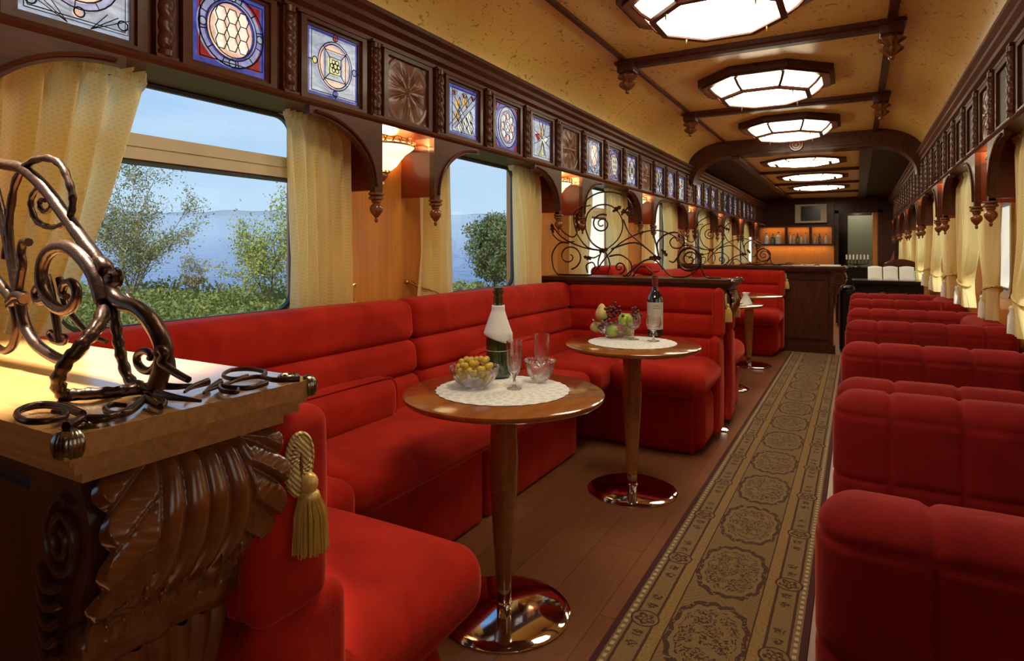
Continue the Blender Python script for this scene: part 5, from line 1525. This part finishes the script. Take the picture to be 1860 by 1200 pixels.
def quads(P, S, rng):
    n = len(P); a = rng.normal(size=(n, 3)); a /= np.linalg.norm(a, axis=1)[:, None]
    b = rng.normal(size=(n, 3)); b = np.cross(a, b); b /= np.linalg.norm(b, axis=1)[:, None]
    S = np.asarray(S).reshape(-1, 1); 
    V4 = np.stack([P-a*S, P-b*S*.5, P+a*S, P+b*S*.5], 1).reshape(-1, 3)
    return V4
def leafobj(name, P, S, mat, parent=None, o=(0, 0, 0)):
    P = np.asarray(P)-np.asarray(o); V4 = quads(P, S, rng); n = len(P)
    me = bpy.data.meshes.new(name); me.vertices.add(4*n); me.vertices.foreach_set('co', V4.astype(np.float32).ravel())
    me.loops.add(4*n); me.polygons.add(n); me.loops.foreach_set('vertex_index', np.arange(4*n, dtype=np.int32))
    me.polygons.foreach_set('loop_start', np.arange(0, 4*n, 4, dtype=np.int32)); me.polygons.foreach_set('loop_total', np.full(n, 4, dtype=np.int32))
    me.materials.append(mat); me.update(); me.validate()
    ob = bpy.data.objects.new(name, me); COL.objects.link(ob)
    if parent: ob.parent = parent
    else: ob.location = o
    return ob
def tree(name, base, H, spread, nst, leaf, label, nleaf, ls, seed, cat='tree', droop=0.0, conic=False, trunkfree=.0, group=None):
    r = random.Random(seed); e = empty(name, base, label, cat, group); m = MB(); tips = []
    B = Vector((0, 0, 0))
    def grow(p, d, L, R, depth):
        n = 5; pts = [p]
        for i in range(n):
            d = (d+Vector((r.gauss(0, .12), r.gauss(0, .12), r.gauss(0, .06)-droop*depth*.05))).normalized(); p = p+d*L/n; pts.append(p)
            if depth >= 2: tips.append(p)
        m.tube(pts, taper(len(pts), R, R*.5), 5)
        if depth < 3:
            for k in range(5 if depth else 6):
                t = pts[min(n, 1+int(r.random()*n))]; a = r.random()*2*PI
                dd = (d*.9+Vector((math.cos(a), math.sin(a), .15))*(.75)).normalized(); grow(t, dd, L*(.52 if depth else .55), R*.5, depth+1)
    if conic:
        pts = [Vector((0, 0, H*i/8)) for i in range(9)]; m.tube(pts, taper(9, .05*H/3, .01), 6)
        for i in range(46):
            t = trunkfree+(1-trunkfree)*i/46; w = spread*(math.sin(PI*min(1, (1-(t-trunkfree)/(1-trunkfree))*.62+.22)))**1.0*(1 if t < .9 else .6)
            a = i*2.4; p0 = Vector((0, 0, H*t)); d = Vector((math.cos(a), math.sin(a), .25)); L = w*(.8+.4*r.random())
            pp = [p0+d*L*j/4-Vector((0, 0, .05*j*j/16*L)) for j in range(5)]; m.tube(pp, taper(5, .018, .005), 4)
            for j in range(1, 5): tips += [pp[j]]*(j)
    else:
        for s in range(nst):
            a = r.random()*2*PI; d = Vector((math.cos(a)*spread/H*.55, math.sin(a)*spread/H*.55, 1)).normalized(); grow(B, d, H*(.62+.15*r.random()), .022*H/3, 0)
    m.build('trunk', M['bark'], e, 60)
    T = np.array([tuple(t) for t in tips]); idx = rng.integers(0, len(T), nleaf)
    P = T[idx]+rng.normal(size=(nleaf, 3))*(.045*H if not conic else .035*H)
    lf = leafobj('foliage', P, ls*(.6+.8*rng.random(nleaf)), leaf, e)
    return e
def gpos(u, d): return W_(d, (u-930)/F*d, bankz(d))
tree('lakeside_tree', gpos(238, 16.5), 3.1, 1.7, 4, M['leaf1'], 'wispy olive tree on the bank in the left half of the large window', 9500, .036, 4)
tree('lakeside_tree', gpos(487, 15.5), 2.5, 1.2, 3, M['leaf2'], 'sparse yellow green young tree at the right of the large window', 7000, .036, 9)
tree('lakeside_shrub', gpos(349, 17.0), .95, .35, 3, M['leaf5'], 'small dry shrub on the bank between the two lakeside trees', 1100, .03, 12, 'shrub')
tree('pine_tree', gpos(898, 15.0), 2.30, .58, 1, M['leaf3'], 'dark green pine tree in the second window above the champagne', 12000, .036, 5, 'tree', 0, True, .36)
tree('lakeside_shrub', gpos(830, 15.5), .62, .5, 3, M['leaf5'], 'low dry shrub at the bottom left of the pine tree window', 1200, .03, 15, 'shrub')
# undergrowth
n = 46000; d = 6+12.5*rng.random(n)**.7; l = (-.95+1.25*rng.random(n))*d
lump = .5+.5*np.sin(l*1.7+np.sin(d*1.3))*np.sin(d*1.1+l*.6)
bz = np.array([bankz(x) for x in d]); h = rng.random(n)**1.3*(.18+.42*lump)
P = np.stack([-SN*d+CS*l, CS*d+SN*l, bz+h], 1)
P = P[P[:, 0] < -2.9]
u_ = leafobj('undergrowth', P, .055*(.6+rng.random(len(P))), M['leaf4'], None, (-6, 12, -.5))
tag(u_, 'dense green and brown undergrowth covering the lake bank', 'undergrowth', None, 'stuff')
